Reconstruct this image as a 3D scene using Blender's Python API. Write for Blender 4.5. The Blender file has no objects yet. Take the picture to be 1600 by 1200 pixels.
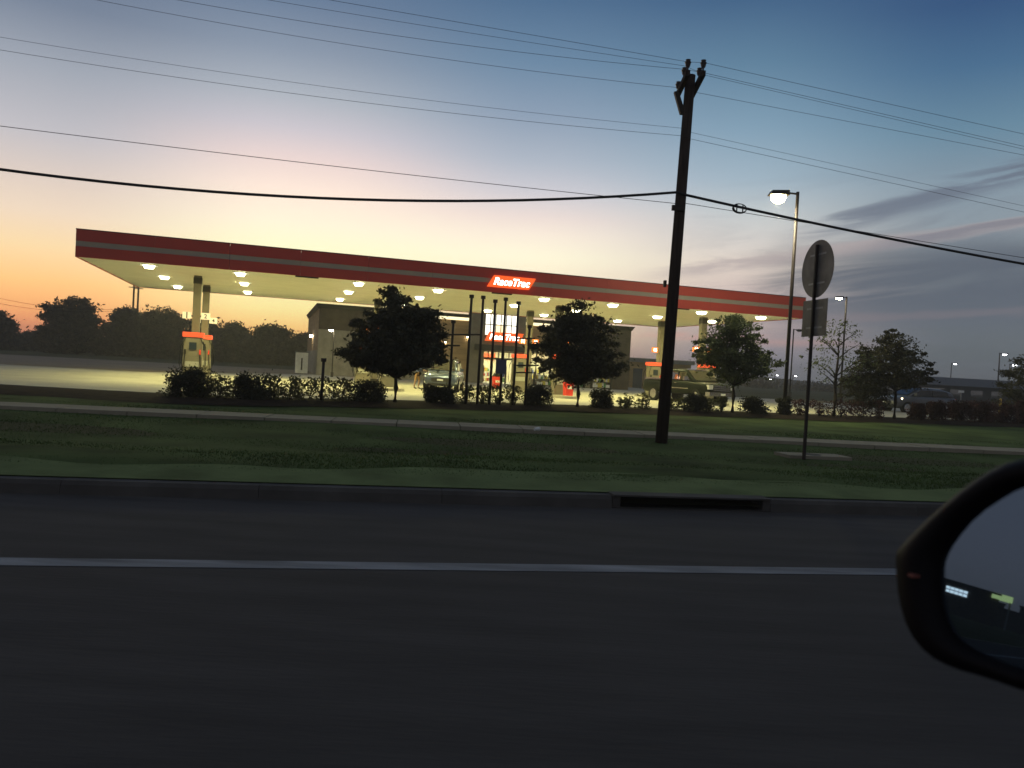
import bpy, bmesh, math, random
import numpy as np
from mathutils import Vector, Matrix

# ------------------------------------------------------------------ camera
sc = bpy.context.scene
COL = sc.collection
R = math.radians
ROLL = .055; PIT = math.atan(26/1200); H = 1.66; F = 1200.0
cd = bpy.data.cameras.new('camera'); cam = bpy.data.objects.new('camera', cd); COL.objects.link(cam)
sc.camera = cam
cd.sensor_width = 36; cd.lens = F/1600*36; cd.clip_start = .05; cd.clip_end = 6000
cam.matrix_world = Matrix.Translation((0, 0, H)) @ Matrix.Rotation(R(90)-PIT, 4, 'X') @ Matrix.Rotation(ROLL, 4, 'Z')
cd.dof.use_dof = True; cd.dof.focus_distance = 36; cd.dof.aperture_fstop = 7.0

def lin(c):
    c = c/255
    return c/12.92 if c <= .04045 else ((c+.055)/1.055)**2.4
def S(r, g, b): return (lin(r), lin(g), lin(b), 1)

# ------------------------------------------------------------------ dusk sky
w = bpy.data.worlds.new('World'); sc.world = w; w.use_nodes = True
NT = w.node_tree; NT.nodes.clear(); L = NT.links.new
def N(t, **k):
    n = NT.nodes.new(t)
    for a, b in k.items(): setattr(n, a, b)
    return n
def val(sock, v):
    if hasattr(v, 'links') or hasattr(v, 'is_linked'): L(v, sock)
    else: sock.default_value = v
def mth(op, a, b=0.0, c=None):
    n = N('ShaderNodeMath', operation=op); val(n.inputs[0], a); val(n.inputs[1], b)
    if c is not None: val(n.inputs[2], c)
    return n.outputs[0]
def sstep(v, a, b, lo=0.0, hi=1.0):
    n = N('ShaderNodeMapRange', interpolation_type='SMOOTHSTEP')
    val(n.inputs[0], v)
    for i, q in enumerate((a, b, lo, hi)): n.inputs[i+1].default_value = q
    return n.outputs[0]
def mix(f, a, b):
    n = N('ShaderNodeMix', data_type='RGBA')
    val(n.inputs[0], f); val(n.inputs[6], a); val(n.inputs[7], b)
    return n.outputs[2]
tc = N('ShaderNodeTexCoord'); sx = N('ShaderNodeSeparateXYZ'); L(tc.outputs['Generated'], sx.inputs[0])
EL = mth('MULTIPLY', mth('ARCSINE', sx.outputs[2]), 180/math.pi)
AZ = mth('MULTIPLY', mth('ARCTAN2', sx.outputs[0], sx.outputs[1]), 180/math.pi)
elf = mth('DIVIDE', EL, 90.0)
def dusk(c):
    # thin the blues a little: the evening sky is greyer than a clear one
    r_, g_, b_ = c
    if b_ > r_+8:
        l_ = .3*r_+.59*g_+.11*b_; k = .80
        return (l_+(r_-l_)*k), (l_+(g_-l_)*k), (l_+(b_-l_)*k)*.985
    return c
def ramp(stops):
    stops = [(e, dusk(c)) for e, c in stops]
    n = N('ShaderNodeValToRGB'); L(elf, n.inputs[0]); r = n.color_ramp
    while len(r.elements) > 1: r.elements.remove(r.elements[0])
    r.elements[0].position = stops[0][0]/90; r.elements[0].color = S(*stops[0][1])
    for e, c in stops[1:]:
        q = r.elements.new(e/90); q.color = S(*c)
    return n.outputs[0]
top = [(42, (84, 106, 140)), (90, (100, 112, 134))]
west_far = ramp([(0, (262, 150, 106)), (1, (266, 166, 110)), (2.2, (266, 186, 116)), (3.8, (264, 206, 134)), (6, (250, 218, 168)), (8.2, (236, 214, 190)), (10.8, (214, 200, 192)), (13, (192, 189, 194)), (16.8, (160, 168, 186)), (20.4, (118, 134, 162)), (26, (82, 108, 148))]+top)
west_mid = ramp([(0, (268, 164, 98)), (1.5, (268, 204, 116)), (3.3, (255, 236, 160)), (7.8, (255, 248, 206)), (9.4, (255, 241, 214)), (11.6, (252, 230, 214)), (13.8, (232, 212, 208)), (15.7, (204, 198, 205)), (17.8, (174, 182, 198)), (20.6, (138, 154, 180)), (23.8, (102, 127, 163)), (28, (74, 108, 154))]+top)
north = ramp([(0, (190, 130, 118)), (2.5, (240, 205, 165)), (8.2, (252, 244, 214)), (9.8, (246, 232, 214)), (11, (234, 218, 210)), (12.8, (205, 202, 208)), (15, (172, 183, 203)), (18.1, (138, 160, 190)), (21.5, (104, 139, 176)), (25.5, (74, 112, 156)), (30, (60, 98, 148))]+top)
ne = ramp([(0, (118, 120, 134)), (1.6, (136, 132, 144)), (3, (162, 148, 152)), (5.5, (196, 176, 172)), (8.2, (216, 203, 192)), (10, (206, 202, 198)), (11.9, (186, 195, 203)), (14, (155, 179, 200)), (17.4, (124, 160, 190)), (21.5, (90, 132, 168)), (25.3, (62, 102, 148)), (30, (52, 90, 142))]+top)
east = ramp([(0, (90, 99, 110)), (2.5, (93, 102, 112)), (5.2, (104, 113, 122)), (8, (114, 125, 136)), (10.5, (134, 148, 162)), (13.2, (128, 150, 170)), (16.4, (98, 138, 168)), (20.1, (68, 112, 156)), (23.6, (50, 88, 140)), (28, (44, 78, 132))]+top)
back = ramp([(0, (134, 128, 130)), (6, (130, 127, 134)), (15, (121, 124, 137)), (30, (110, 118, 139)), (90, (100, 112, 134))])
c = mix(sstep(AZ, -31, -17), west_far, west_mid)
c = mix(sstep(AZ, -15, 1), c, north)
c = mix(sstep(AZ, 0, 17), c, ne)
c = mix(sstep(AZ, 15, 30), c, east)
# thin cloud: bands that follow the horizon in the east, streaks climbing to the right
cx = N('ShaderNodeCombineXYZ'); L(mth('MULTIPLY', AZ, .055), cx.inputs[0]); L(mth('MULTIPLY', mth('SUBTRACT', EL, mth('MULTIPLY', AZ, .10)), .42), cx.inputs[1])
nz = N('ShaderNodeTexNoise', noise_dimensions='2D'); L(cx.outputs[0], nz.inputs[0]); nz.inputs['Scale'].default_value = 1.5; nz.inputs['Detail'].default_value = 6; nz.inputs['Roughness'].default_value = .58; nz.inputs['Distortion'].default_value = .5
nf = nz.outputs[0]
m_az = mth('MULTIPLY', sstep(AZ, 6, 22), sstep(AZ, 150, 200, 1, 0))
m_el = mth('MULTIPLY', sstep(EL, -.5, 1.5), sstep(EL, 10.5, 15.5, 1, 0))
cl = mth('MULTIPLY', mth('MULTIPLY', sstep(nf, .44, .62), m_az), m_el)
c = mix(mth('MULTIPLY', cl, .22), c, S(104, 109, 122))
def streak(a0, e0, slope, half, a_in, a_out, col, amt, wob):
    ctr = mth('ADD', mth('MULTIPLY', mth('SUBTRACT', AZ, a0), slope), e0)
    ctr = mth('ADD', ctr, mth('MULTIPLY', mth('SUBTRACT', nf, .5), wob))
    d = mth('ABSOLUTE', mth('SUBTRACT', EL, ctr))
    f = mth('MULTIPLY', sstep(d, half*.15, half, 1, 0), mth('MULTIPLY', sstep(AZ, a_in, a_in+6), sstep(AZ, a_out, a_out+14, 1, 0)))
    f = mth('MULTIPLY', f, sstep(nf, .28, .52))
    return mix(mth('MULTIPLY', f, amt), c_now[0], S(*col))
c_now = [c]
for a in ((24.6, 11.6, .26, 1.1, 17, 70, (100, 108, 124), .75, 2.2),
          (26, 6.9, .05, 3.4, 15, 90, (88, 96, 108), .85, 1.4),
          (27, 4.7, .06, .5, 19, 29, (146, 130, 132), .55, 1.2),
          (16, 8.2, .14, .7, 8, 40, (172, 160, 160), .7, 1.6),
          (31, 10.3, .16, .5, 22, 70, (104, 110, 124), .6, 1.6),
          (14, 3.0, -.02, .5, 6, 14, (204, 152, 142), .5, 1.6)):
    c_now[0] = streak(*a)
c = c_now[0]
bank = mth('MULTIPLY', mth('MULTIPLY', sstep(AZ, 15, 28), sstep(EL, 2.5, 5)), sstep(mth('ADD', EL, mth('MULTIPLY', mth('SUBTRACT', nf, .5), 5)), 7.5, 10.5, 1, 0))
c = mix(mth('MULTIPLY', bank, .6), c, S(90, 98, 110))
c = mix(sstep(AZ, 50, 125), c, back)
c = mix(sstep(AZ, -88, -38, 1, 0), c, back)
c = mix(sstep(EL, -1.2, -.1, 1, 0), c, S(40, 40, 40))
bg = N('ShaderNodeBackground'); L(c, bg.inputs[0]); L(sstep(EL, 4, 22, 1.17, 1.03), bg.inputs[1])
wo = N('ShaderNodeOutputWorld'); L(bg.outputs[0], wo.inputs[0])

# the sun is at the horizon behind the trees on the left: only a trace of warm light is left
sl = bpy.data.lights.new('sun', 'SUN'); so = bpy.data.objects.new('sun', sl); COL.objects.link(so)
sl.energy = .02; sl.angle = R(15); sl.color = (1, .72, .45)
so.rotation_euler = Vector((.29, -.955, -.03)).to_track_quat('-Z', 'Y').to_euler()

vs = sc.view_settings
vs.view_transform = 'Standard'; vs.look = 'None'; vs.exposure = 0; vs.gamma = 1; vs.use_curve_mapping = False
cy = sc.cycles
cy.use_denoising = True
try: cy.denoiser = 'OPENIMAGEDENOISE'
except Exception: pass
cy.max_bounces = 7; cy.transparent_max_bounces = 10; cy.sample_clamp_indirect = 6
cy.caustics_reflective = False; cy.caustics_refractive = False
cy.pixel_filter_type = 'BLACKMAN_HARRIS'; cy.filter_width = 1.55

# ------------------------------------------------------------------ helpers
def ray(x, y):
    dx, dy = x-800, y-600
    a = dx*math.cos(ROLL)+dy*math.sin(ROLL); b = -dx*math.sin(ROLL)+dy*math.cos(ROLL)
    fy = F*math.cos(PIT)-b*math.sin(PIT); fz = -F*math.sin(PIT)-b*math.cos(PIT)
    return Vector((a/fy, 1, fz/fy))
def at_z(x, y, z):
    r = ray(x, y); return Vector((0, 0, H))+r*((z-H)/r.z)
def at_d(x, y, d): return Vector((0, 0, H))+ray(x, y)*d
def at_x(x, d):                       # ground-plan point in the column of pixel x near the horizon
    r = ray(x, 574+.055*(x-800)); return Vector((r.x*d, d, 0))

MATS = {}
def mat(name, col, rough=.8, spec=.3, metal=0, var=.12, scale=3.0, bump=0, emit=None, es=0, transl=0, stretch=None):
    if name in MATS: return MATS[name]
    m = bpy.data.materials.new(name); m.use_nodes = True; t = m.node_tree; b = t.nodes['Principled BSDF']
    b.inputs['Roughness'].default_value = rough; b.inputs['Metallic'].default_value = metal
    b.inputs['Specular IOR Level'].default_value = spec
    if len(col) == 3: col = (*col, 1)
    tcn = t.nodes.new('ShaderNodeTexCoord'); src = tcn.outputs['Object']
    if stretch:
        mp = t.nodes.new('ShaderNodeMapping'); mp.inputs['Scale'].default_value = stretch; t.links.new(src, mp.inputs[0]); src = mp.outputs[0]
    n = t.nodes.new('ShaderNodeTexNoise'); n.inputs['Scale'].default_value = scale; n.inputs['Detail'].default_value = 5; t.links.new(src, n.inputs['Vector'])
    r = t.nodes.new('ShaderNodeValToRGB'); t.links.new(n.outputs[0], r.inputs[0])
    r.color_ramp.elements[0].position = .3; r.color_ramp.elements[1].position = .7
    r.color_ramp.elements[0].color = (*[v*(1-var) for v in col[:3]], 1); r.color_ramp.elements[1].color = (*[min(1, v*(1+var)) for v in col[:3]], 1)
    t.links.new(r.outputs[0], b.inputs['Base Color'])
    if bump:
        bp = t.nodes.new('ShaderNodeBump'); bp.inputs['Strength'].default_value = bump; bp.inputs['Distance'].default_value = .02
        n2 = t.nodes.new('ShaderNodeTexNoise'); n2.inputs['Scale'].default_value = scale*8; n2.inputs['Detail'].default_value = 6; t.links.new(src, n2.inputs['Vector'])
        t.links.new(n2.outputs[0], bp.inputs['Height']); t.links.new(bp.outputs[0], b.inputs['Normal'])
    if emit: b.inputs['Emission Color'].default_value = (*emit[:3], 1); b.inputs['Emission Strength'].default_value = es
    if transl:
        tr = t.nodes.new('ShaderNodeBsdfTranslucent'); t.links.new(r.outputs[0], tr.inputs[0])
        ms = t.nodes.new('ShaderNodeMixShader'); ms.inputs[0].default_value = transl
        o = t.nodes['Material Output']; t.links.new(b.outputs[0], ms.inputs[1]); t.links.new(tr.outputs[0], ms.inputs[2]); t.links.new(ms.outputs[0], o.inputs[0])
    MATS[name] = m
    return m
def glass(name, tint=(.75, .85, .8), mixf=.35, rough=.03):
    if name in MATS: return MATS[name]
    m = bpy.data.materials.new(name); m.use_nodes = True; t = m.node_tree; t.nodes.clear()
    g = t.nodes.new('ShaderNodeBsdfGlossy'); g.inputs['Roughness'].default_value = rough
    tr = t.nodes.new('ShaderNodeBsdfTransparent'); tr.inputs[0].default_value = (*tint, 1)
    fr = t.nodes.new('ShaderNodeFresnel'); fr.inputs[0].default_value = 1.5
    mm = t.nodes.new('ShaderNodeMath'); mm.operation = 'ADD'; mm.use_clamp = True; mm.inputs[1].default_value = mixf; t.links.new(fr.outputs[0], mm.inputs[0])
    ms = t.nodes.new('ShaderNodeMixShader'); o = t.nodes.new('ShaderNodeOutputMaterial')
    t.links.new(mm.outputs[0], ms.inputs[0]); t.links.new(tr.outputs[0], ms.inputs[1]); t.links.new(g.outputs[0], ms.inputs[2]); t.links.new(ms.outputs[0], o.inputs[0])
    MATS[name] = m
    return m

class MB:
    def __init__(s): s.v = []; s.f = []; s.mi = []; s.cur = 0
    def poly(s, pts, idx=None):
        o = len(s.v); s.v += [tuple(p) for p in pts]; s.f.append(tuple(range(o, o+len(pts)))); s.mi.append(s.cur); return s
    def faces(s, pts, fs):
        o = len(s.v); s.v += [tuple(p) for p in pts]
        for f in fs: s.f.append(tuple(i+o for i in f)); s.mi.append(s.cur)
        return s
    def hexa(s, p):        # 4 bottom, 4 top
        return s.faces(p, [(3, 2, 1, 0), (4, 5, 6, 7), (0, 1, 5, 4), (1, 2, 6, 5), (2, 3, 7, 6), (3, 0, 4, 7)])
    def box(s, x0, x1, y0, y1, z0, z1):
        return s.hexa([(x0, y0, z0), (x1, y0, z0), (x1, y1, z0), (x0, y1, z0), (x0, y0, z1), (x1, y0, z1), (x1, y1, z1), (x0, y1, z1)])
    def cyl(s, a, b, r0, r1=None, n=10, caps=True):
        a, b = Vector(a), Vector(b); r1 = r0 if r1 is None else r1
        d = (b-a).normalized(); u = d.orthogonal().normalized(); v = d.cross(u)
        ps = [];
        for c_, r_ in ((a, r0), (b, r1)):
            for i in range(n):
                t = 2*math.pi*i/n; ps.append(c_+(u*math.cos(t)+v*math.sin(t))*r_)
        fs = [(i, (i+1) % n, n+(i+1) % n, n+i) for i in range(n)]
        if caps: fs += [tuple(range(n-1, -1, -1)), tuple(range(n, 2*n))]
        return s.faces(ps, fs)
    def tube(s, pts, r, n=6):
        pts = [Vector(p) for p in pts]; ps = []; m = len(pts)
        rr = r if hasattr(r, '__len__') else [r]*m
        for i, p in enumerate(pts):
            d = (pts[min(i+1, m-1)]-pts[max(i-1, 0)]).normalized()
            u = d.cross(Vector((0, 0, 1)));
            u = u.normalized() if u.length > 1e-4 else Vector((1, 0, 0))
            v = u.cross(d)
            for k in range(n):
                t = 2*math.pi*k/n; ps.append(p+(u*math.cos(t)+v*math.sin(t))*rr[i])
        fs = [(i*n+k, i*n+(k+1) % n, (i+1)*n+(k+1) % n, (i+1)*n+k) for i in range(m-1) for k in range(n)]
        fs += [tuple(range(n)), tuple(range((m-1)*n, m*n))]
        return s.faces(ps, fs)
    def prism(s, poly2, f0, f1):
        a = [f0(p) for p in poly2]; b = [f1(p) for p in poly2]; n = len(a)
        return s.faces(a+b, [tuple(range(n-1, -1, -1)), tuple(range(n, 2*n))]+[(i, (i+1) % n, n+(i+1) % n, n+i) for i in range(n)])
    def rings(s, rings, cap0=True, cap1=True):
        n = len(rings[0]); o = [p for r_ in rings for p in r_]
        fs = [(i*n+k, i*n+(k+1) % n, (i+1)*n+(k+1) % n, (i+1)*n+k) for i in range(len(rings)-1) for k in range(n)]
        if cap0: fs.append(tuple(range(n-1, -1, -1)))
        if cap1: fs.append(tuple(range((len(rings)-1)*n, len(rings)*n)))
        return s.faces(o, fs)
    def build(s, name, mats, parent=None, smooth=False, loc=None, rz=0):
        me = bpy.data.meshes.new(name); me.from_pydata(s.v, [], s.f)
        if not isinstance(mats, (list, tuple)): mats = [mats]
        for m in mats: me.materials.append(m)
        if len(mats) > 1: me.polygons.foreach_set('material_index', s.mi)
        bm = bmesh.new(); bm.from_mesh(me); bmesh.ops.recalc_face_normals(bm, faces=bm.faces[:]); bm.to_mesh(me); bm.free()
        if smooth: me.polygons.foreach_set('use_smooth', [True]*len(me.polygons))
        me.update()
        o = bpy.data.objects.new(name, me); COL.objects.link(o)
        if parent: o.parent = parent
        if loc is not None: o.location = loc
        o.rotation_euler.z = rz
        return o
def raw(name, V, Fc, m, parent=None):
    me = bpy.data.meshes.new(name); me.from_pydata(V.tolist() if hasattr(V, 'tolist') else V, [], Fc.tolist() if hasattr(Fc, 'tolist') else Fc); me.materials.append(m); me.update()
    o = bpy.data.objects.new(name, me); COL.objects.link(o)
    if parent: o.parent = parent
    return o
def tag(o, label=None, cat=None, group=None, kind=None):
    if label: o['label'] = label
    if cat: o['category'] = cat
    if group: o['group'] = group
    if kind: o['kind'] = kind
    return o
def thing(name, label, cat, loc=(0, 0, 0), rz=0, group=None):
    o = bpy.data.objects.new(name, None); COL.objects.link(o); o.empty_display_size = .2
    o.location = loc; o.rotation_euler = (0, 0, rz)
    return tag(o, label, cat, group)
def copy_part(o, parent, loc=None):
    c_ = o.copy(); COL.objects.link(c_); c_.parent = parent
    if loc is not None: c_.location = loc
    for ch in list(o.children): copy_part(ch, c_)
    return c_
def text_mesh(txt, width, shear=.28, bold=.016, depth=.02):
    cu = bpy.data.curves.new('lettering', 'FONT'); cu.body = txt; cu.shear = shear; cu.offset = bold; cu.extrude = depth/2; cu.align_x = 'CENTER'; cu.align_y = 'CENTER'; cu.resolution_u = 3
    o = bpy.data.objects.new('lettering', cu); COL.objects.link(o)
    dg = bpy.context.evaluated_depsgraph_get(); me = bpy.data.meshes.new_from_object(o.evaluated_get(dg))
    bpy.data.objects.remove(o)
    xs = [v.co.x for v in me.vertices]; k = width/(max(xs)-min(xs)); cxm = (max(xs)+min(xs))/2
    ys = [v.co.y for v in me.vertices]; cym = (max(ys)+min(ys))/2
    for v in me.vertices: v.co.x = (v.co.x-cxm)*k; v.co.y = (v.co.y-cym)*k
    return me, k*(max(ys)-min(ys))

# ------------------------------------------------------------------ materials
asphalt = mat('asphalt', (.063, .057, .052), .95, .10, var=.15, scale=1.7, bump=.25, stretch=(.35, 2.0, 1))
gutter = mat('concrete_gutter', (.13, .125, .115), .95, .15, var=.2, scale=2)
kerb_m = mat('kerb_concrete', (.07, .066, .06), .95, .15, var=.25, scale=2)
paint_w = mat('road_paint', (.21, .215, .22), .85, .2, var=.4, scale=1.6, bump=.3, stretch=(.5, 3, 1))
grass_m = mat('grass', (.056, .082, .026), 1, .05, var=.45, scale=.55, bump=.5)
blade_m = mat('grass_blades', (.060, .094, .028), 1, .05, var=.45, scale=.5, transl=.25)
mulch_m = mat('mulch', (.028, .02, .014), 1, .05, var=.35, scale=4, bump=.6)
walk_m = mat('sidewalk_concrete', (.24, .215, .155), .95, .15, var=.15, scale=2)
lot_m = mat('forecourt_concrete', (.36, .335, .265), .85, .25, var=.12, scale=.5, bump=.1)
field_m = mat('field_grass', (.06, .062, .03), 1, .05, var=.35, scale=.05)
street_m = mat('side_street', (.17, .135, .095), .9, .2, var=.15, scale=.3)
red_m = mat('red_fascia', (.45, .058, .038), .5, .4, var=.05, scale=.6)
stripe_m = mat('pale_stripe', (.34, .30, .235), .55, .35, var=.06, scale=.6)
soffit_m = mat('soffit_white', (.82, .81, .72), .6, .3, var=.05, scale=.8)
trim_m = mat('dark_trim', (.03, .028, .026), .6, .3)
col_m = mat('column_cladding', (.17, .15, .11), .7, .3, var=.12)
steel_m = mat('dark_steel', (.03, .022, .018), .6, .3, metal=.2)
wood_m = mat('pole_wood', (.045, .032, .025), .95, .1, var=.35, scale=3, bump=.5, stretch=(6, 6, .5))
cable_m = mat('cable', (.02, .02, .022), .7, .2)
cer_m = mat('porcelain', (.06, .045, .045), .35, .5)
galv_m = mat('galvanised', (.30, .30, .29), .6, .4, metal=.3, var=.2)
signback_m = mat('sign_back', (.15, .142, .13), .55, .4, metal=.25, var=.35, scale=3.2)
white_m = mat('white_paint', (.7, .7, .66), .6, .3)
grey_m = mat('grey_panel', (.2, .2, .19), .5, .35, var=.12)
brown_m = mat('brown_cladding', (.34, .23, .115), .8, .2, var=.2, scale=1.2, bump=.15, stretch=(.4, .4, 3))
darkb_m = mat('dark_brick', (.085, .065, .05), .9, .15, var=.2, scale=2)
stone_m = mat('pale_stone', (.28, .26, .2), .9, .15, var=.2, scale=1.5, bump=.2)
tower_m = mat('tower_panel', (.2, .18, .14), .7, .25, var=.12)
black_m = mat('black_plastic', (.004, .003, .004), .6, .14)
rubber_m = mat('rubber', (.015, .015, .015), .9, .15)
chrome_m = mat('chrome', (.6, .6, .6), .18, .6, metal=1, var=.03)
redp_m = mat('glowing_red_plastic', (.62, .035, .02), .45, .4, emit=(1, .06, .02), es=.12)  # faint glow put into the red, though bins and nozzles are no lamps
bark_m = mat('bark', (.04, .032, .026), 1, .1, var=.35, scale=6, bump=.5)
LAMPC = (1, .94, .38)
lens_m = mat('canopy_lamp_lens', (.8, .8, .7), .4, .3, emit=(1, .95, .6), es=14)
street_l = mat('street_lamp_lens', (.8, .8, .7), .4, .3, emit=(1, .88, .46), es=45)
far_l = mat('far_lamp_lens', (.8, .8, .8), .4, .3, emit=(.95, .97, 1), es=22)
sconce_l = mat('sconce_lens', (.8, .8, .7), .4, .3, emit=(1, .88, .6), es=110)
band_l = mat('lit_cornice_band', (.8, .75, .6), .4, .3, emit=(1, .86, .5), es=1.5)
pane_l = mat('lit_pane', (.8, .8, .7), .2, .4, emit=(1, .97, .82), es=1.9, var=.1, scale=.8)
signr_l = mat('sign_red_face', (.7, .08, .03), .4, .3, emit=(1, .13, .02), es=.95)
signw_l = mat('sign_white_letters', (.8, .8, .75), .4, .3, emit=(1, .95, .85), es=6)
valance_l = mat('pump_valance', (.7, .06, .03), .4, .3, emit=(1, .14, .04), es=.55)
head_l = mat('headlight_on', (.8, .8, .7), .2, .5, emit=(1, .8, .5), es=14)
lampglass_m = mat('headlight_glass', (.75, .75, .7), .12, .7, metal=.3, var=.05)
glass_d = glass('car_glass', (.12, .16, .13), .22, .02); glass_f = glass('dim_car_glass', (.10, .12, .12), .02, .02)
glass_s = glass('shop_glass', (.9, .95, .92), .02)

# ------------------------------------------------------------------ ground
RA = R(9.45); U = Vector((math.cos(RA), math.sin(RA), 0)); NN = Vector((-math.sin(RA), math.cos(RA), 0))
def un(u, n, z=0): return U*u+NN*n+Vector((0, 0, z))
KERB = 9.08
def strip(name, n0, n1, z, m, u0=-260, u1=260):
    o = MB().poly([un(u0, n0, z), un(u1, n0, z), un(u1, n1, z), un(u0, n1, z)]).build(name, m); return tag(o, kind='structure')
strip('road', -14, KERB-.02, 0, asphalt)
mk = MB().poly([un(-260, 6.13, .004), un(260, 6.13, .004), un(260, 6.35, .004), un(-260, 6.35, .004)]).build('road_marking', paint_w); tag(mk, kind='structure')
f = MB()
f.poly([un(-560, KERB+.05, .06), un(560, KERB+.05, .06), un(560, 520, .06), un(-560, 520, .06)])
f.poly([un(-560, -300, .02), un(560, -300, .02), un(560, -14.02, .02), un(-560, -14.02, .02)])
tag(f.build('ground', field_m), kind='structure')
# kerb: one stone after another, with a storm inlet let into the run
kerb = bpy.data.objects.new('kerb', None); COL.objects.link(kerb); tag(kerb, kind='structure')
kerb.location = un(0, KERB, 0); kerb.rotation_euler.z = RA
inlet_u = at_z(1085, 785, .1).dot(U); KL = 2.1; KO = inlet_u-KL/2-40*KL
ks = MB(); sec = [(0, -.05), (.03, .10), (.06, .145), (.20, .15), (.20, -.05)]
ks.prism(sec, lambda p: (.0025, p[0], p[1]), lambda p: (KL-.0025, p[0], p[1]))
kp = None
for i in range(18, 66):
    u0 = KO+i*KL
    if u0 < inlet_u < u0+KL: gap_u = u0; continue
    if kp is None: kp = ks.build('kerb_stone', kerb_m, kerb); kp.location.x = u0
    else:
        q = kp.copy(); COL.objects.link(q); q.location.x = u0; q.parent = kerb
inl = thing('storm_drain_inlet', 'dark storm drain inlet cut into the kerb in front of the utility pole', 'storm drain', un(gap_u, KERB, 0), RA)
MB().box(.006, KL-.006, -.01, .6, .145, .165).build('lid', kerb_m, inl)
MB().box(.006, KL-.006, .45, .55, -.05, .144).build('back_wall', trim_m, inl)
MB().box(.006, KL-.006, .0, .449, -.049, .012).build('trough', trim_m, inl)
for x in (.006, KL-.106): MB().box(x, x+.1, .02, .44, .0125, .144).build('end_block', kerb_m, inl)

LEX = np.array([-110, -60, -16, -11, -8, -4.6, 0, 4, 9, 19, 120]); LEY = np.array([24, 24, 23.6, 23.5, 24.3, 26.9, 30.0, 31.8, 33.5, 37.1, 75])
def lot_edge(x): return float(np.mean([np.interp(x+o_, LEX, LEY) for o_ in (-1.5, -.75, 0, .75, 1.5)]))          # heading distance of the forecourt's near edge
def verge_z(n):
    return float(np.interp(n, [9.2, 9.6, 10.4, 11.6, 13.5, 16, 18, 22, 40], [.145, .17, .22, .20, .07, .06, .12, .13, .14]))
rng = np.random.default_rng(5); random.seed(5)
us = np.arange(-46, 75, .55); t_ = np.linspace(0, 1, 44)
gx = MB(); W = len(t_); pts = []
for u_ in us:
    base = un(u_, 0)
    # far end: the forecourt edge, along NN
    n1 = KERB+.2
    lo, hi = KERB, 90.0
    for _ in range(30):
        mid_ = (lo+hi)/2; p = un(u_, mid_)
        if p.y < lot_edge(p.x): lo = mid_
        else: hi = mid_
    nf_ = max(lo, KERB+1.0)
    for t in t_:
        n_ = n1+(nf_-n1)*(t**1.3); z = verge_z(n_)+.02*math.sin(u_*.7+n_)*math.sin(n_*1.3) if n_ > n1+.2 else .145
        pts.append(un(u_, n_, z))
gx.faces(pts, [(i*W+j, (i+1)*W+j, (i+1)*W+j+1, i*W+j+1) for i in range(len(us)-1) for j in range(W-1)])
tag(gx.build('grass_verge', grass_m, smooth=True), kind='structure')
# paler strip of turf along the kerb
tf = MB(); us2 = np.arange(-46, 75, .4)
tfp = [un(u_, n_, verge_z(n_)+.012) for u_ in us2 for n_ in (KERB+.2, KERB+.7, KERB+1.25+.22*math.sin(u_*.6)+.12*math.sin(u_*2.3))]
tf.faces(tfp, [(3*i+j, 3*i+3+j, 3*i+4+j, 3*i+1+j) for i in range(len(us2)-1) for j in range(2)])
tag(tf.build('pale_turf', mat('pale_turf', (.118, .152, .060), 1, .05, var=.3, scale=1.2, bump=.5), smooth=True), kind='structure')
# sidewalk slabs
p0 = Vector((-11.65, 17.45, 0)); p1 = Vector((13.84, 20.58, 0)); sd = (p1-p0).normalized(); sa = math.atan2(sd.y, sd.x)
walk = bpy.data.objects.new('sidewalk', None); COL.objects.link(walk); tag(walk, kind='structure'); walk.location = p0; walk.rotation_euler.z = sa
sp = None
for i in range(-12, 30):
    if sp is None: sp = MB().hexa([(0, -.6, 0), (1.49, -.6, 0), (1.49, .6, 0), (0, .6, 0), (.008, -.592, .20), (1.482, -.592, .20), (1.482, .592, .20), (.008, .592, .20)]).build('slab', walk_m, walk); q = sp
    else: q = sp.copy(); COL.objects.link(q); q.parent = walk
    q.location = (i*1.5, 0, random.uniform(-.004, .004))
# planting bed of dark mulch along the forecourt
bd = MB(); BP = []
for x in np.arange(-45, 70, 1.0):
    y = lot_edge(x); wob = .25*math.sin(x*.8)
    BP += [Vector((x+.5, y-2.6+wob, verge_z(un(0, 0).dot(NN)+Vector((x+.5, y-2.6, 0)).dot(NN))+.02)), Vector((x+.2, y-1.5, .25)), Vector((x, y-.02, .26))]
k = len(BP)//3
bd.faces(BP, [(3*i+j, 3*i+3+j, 3*i+4+j, 3*i+1+j) for i in range(k-1) for j in range(2)])
tag(bd.build('planting_bed', mulch_m, smooth=True), kind='structure')
# forecourt
LOTZ = .17
LXS = [-62+1.5*i for i in range(99)]
lt = MB(); lt.faces([(x, lot_edge(x)+.16, LOTZ) for x in LXS]+[(x, max(lot_edge(x)+10, float(np.interp(x, [-62, -22, -17, 11, 16, 85], [45, 48, 94, 98, 66, 70]))), LOTZ) for x in LXS], [(i, i+1, 100+i, 99+i) for i in range(98)])
tag(lt.build('forecourt', lot_m), kind='structure')
lk = MB()
lk.rings([[(x, lot_edge(x), 0), (x, lot_edge(x), .27), (x, lot_edge(x)+.15, .27), (x, lot_edge(x)+.15, 0)] for x in LXS])
tag(lk.build('forecourt_kerb', kerb_m), kind='structure')
ss = MB().poly([(-110, 43, .2), (-22, 46, .2), (-12, 78, .2), (-110, 70, .2)]).build('side_street', street_m); tag(ss, kind='structure')

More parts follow.
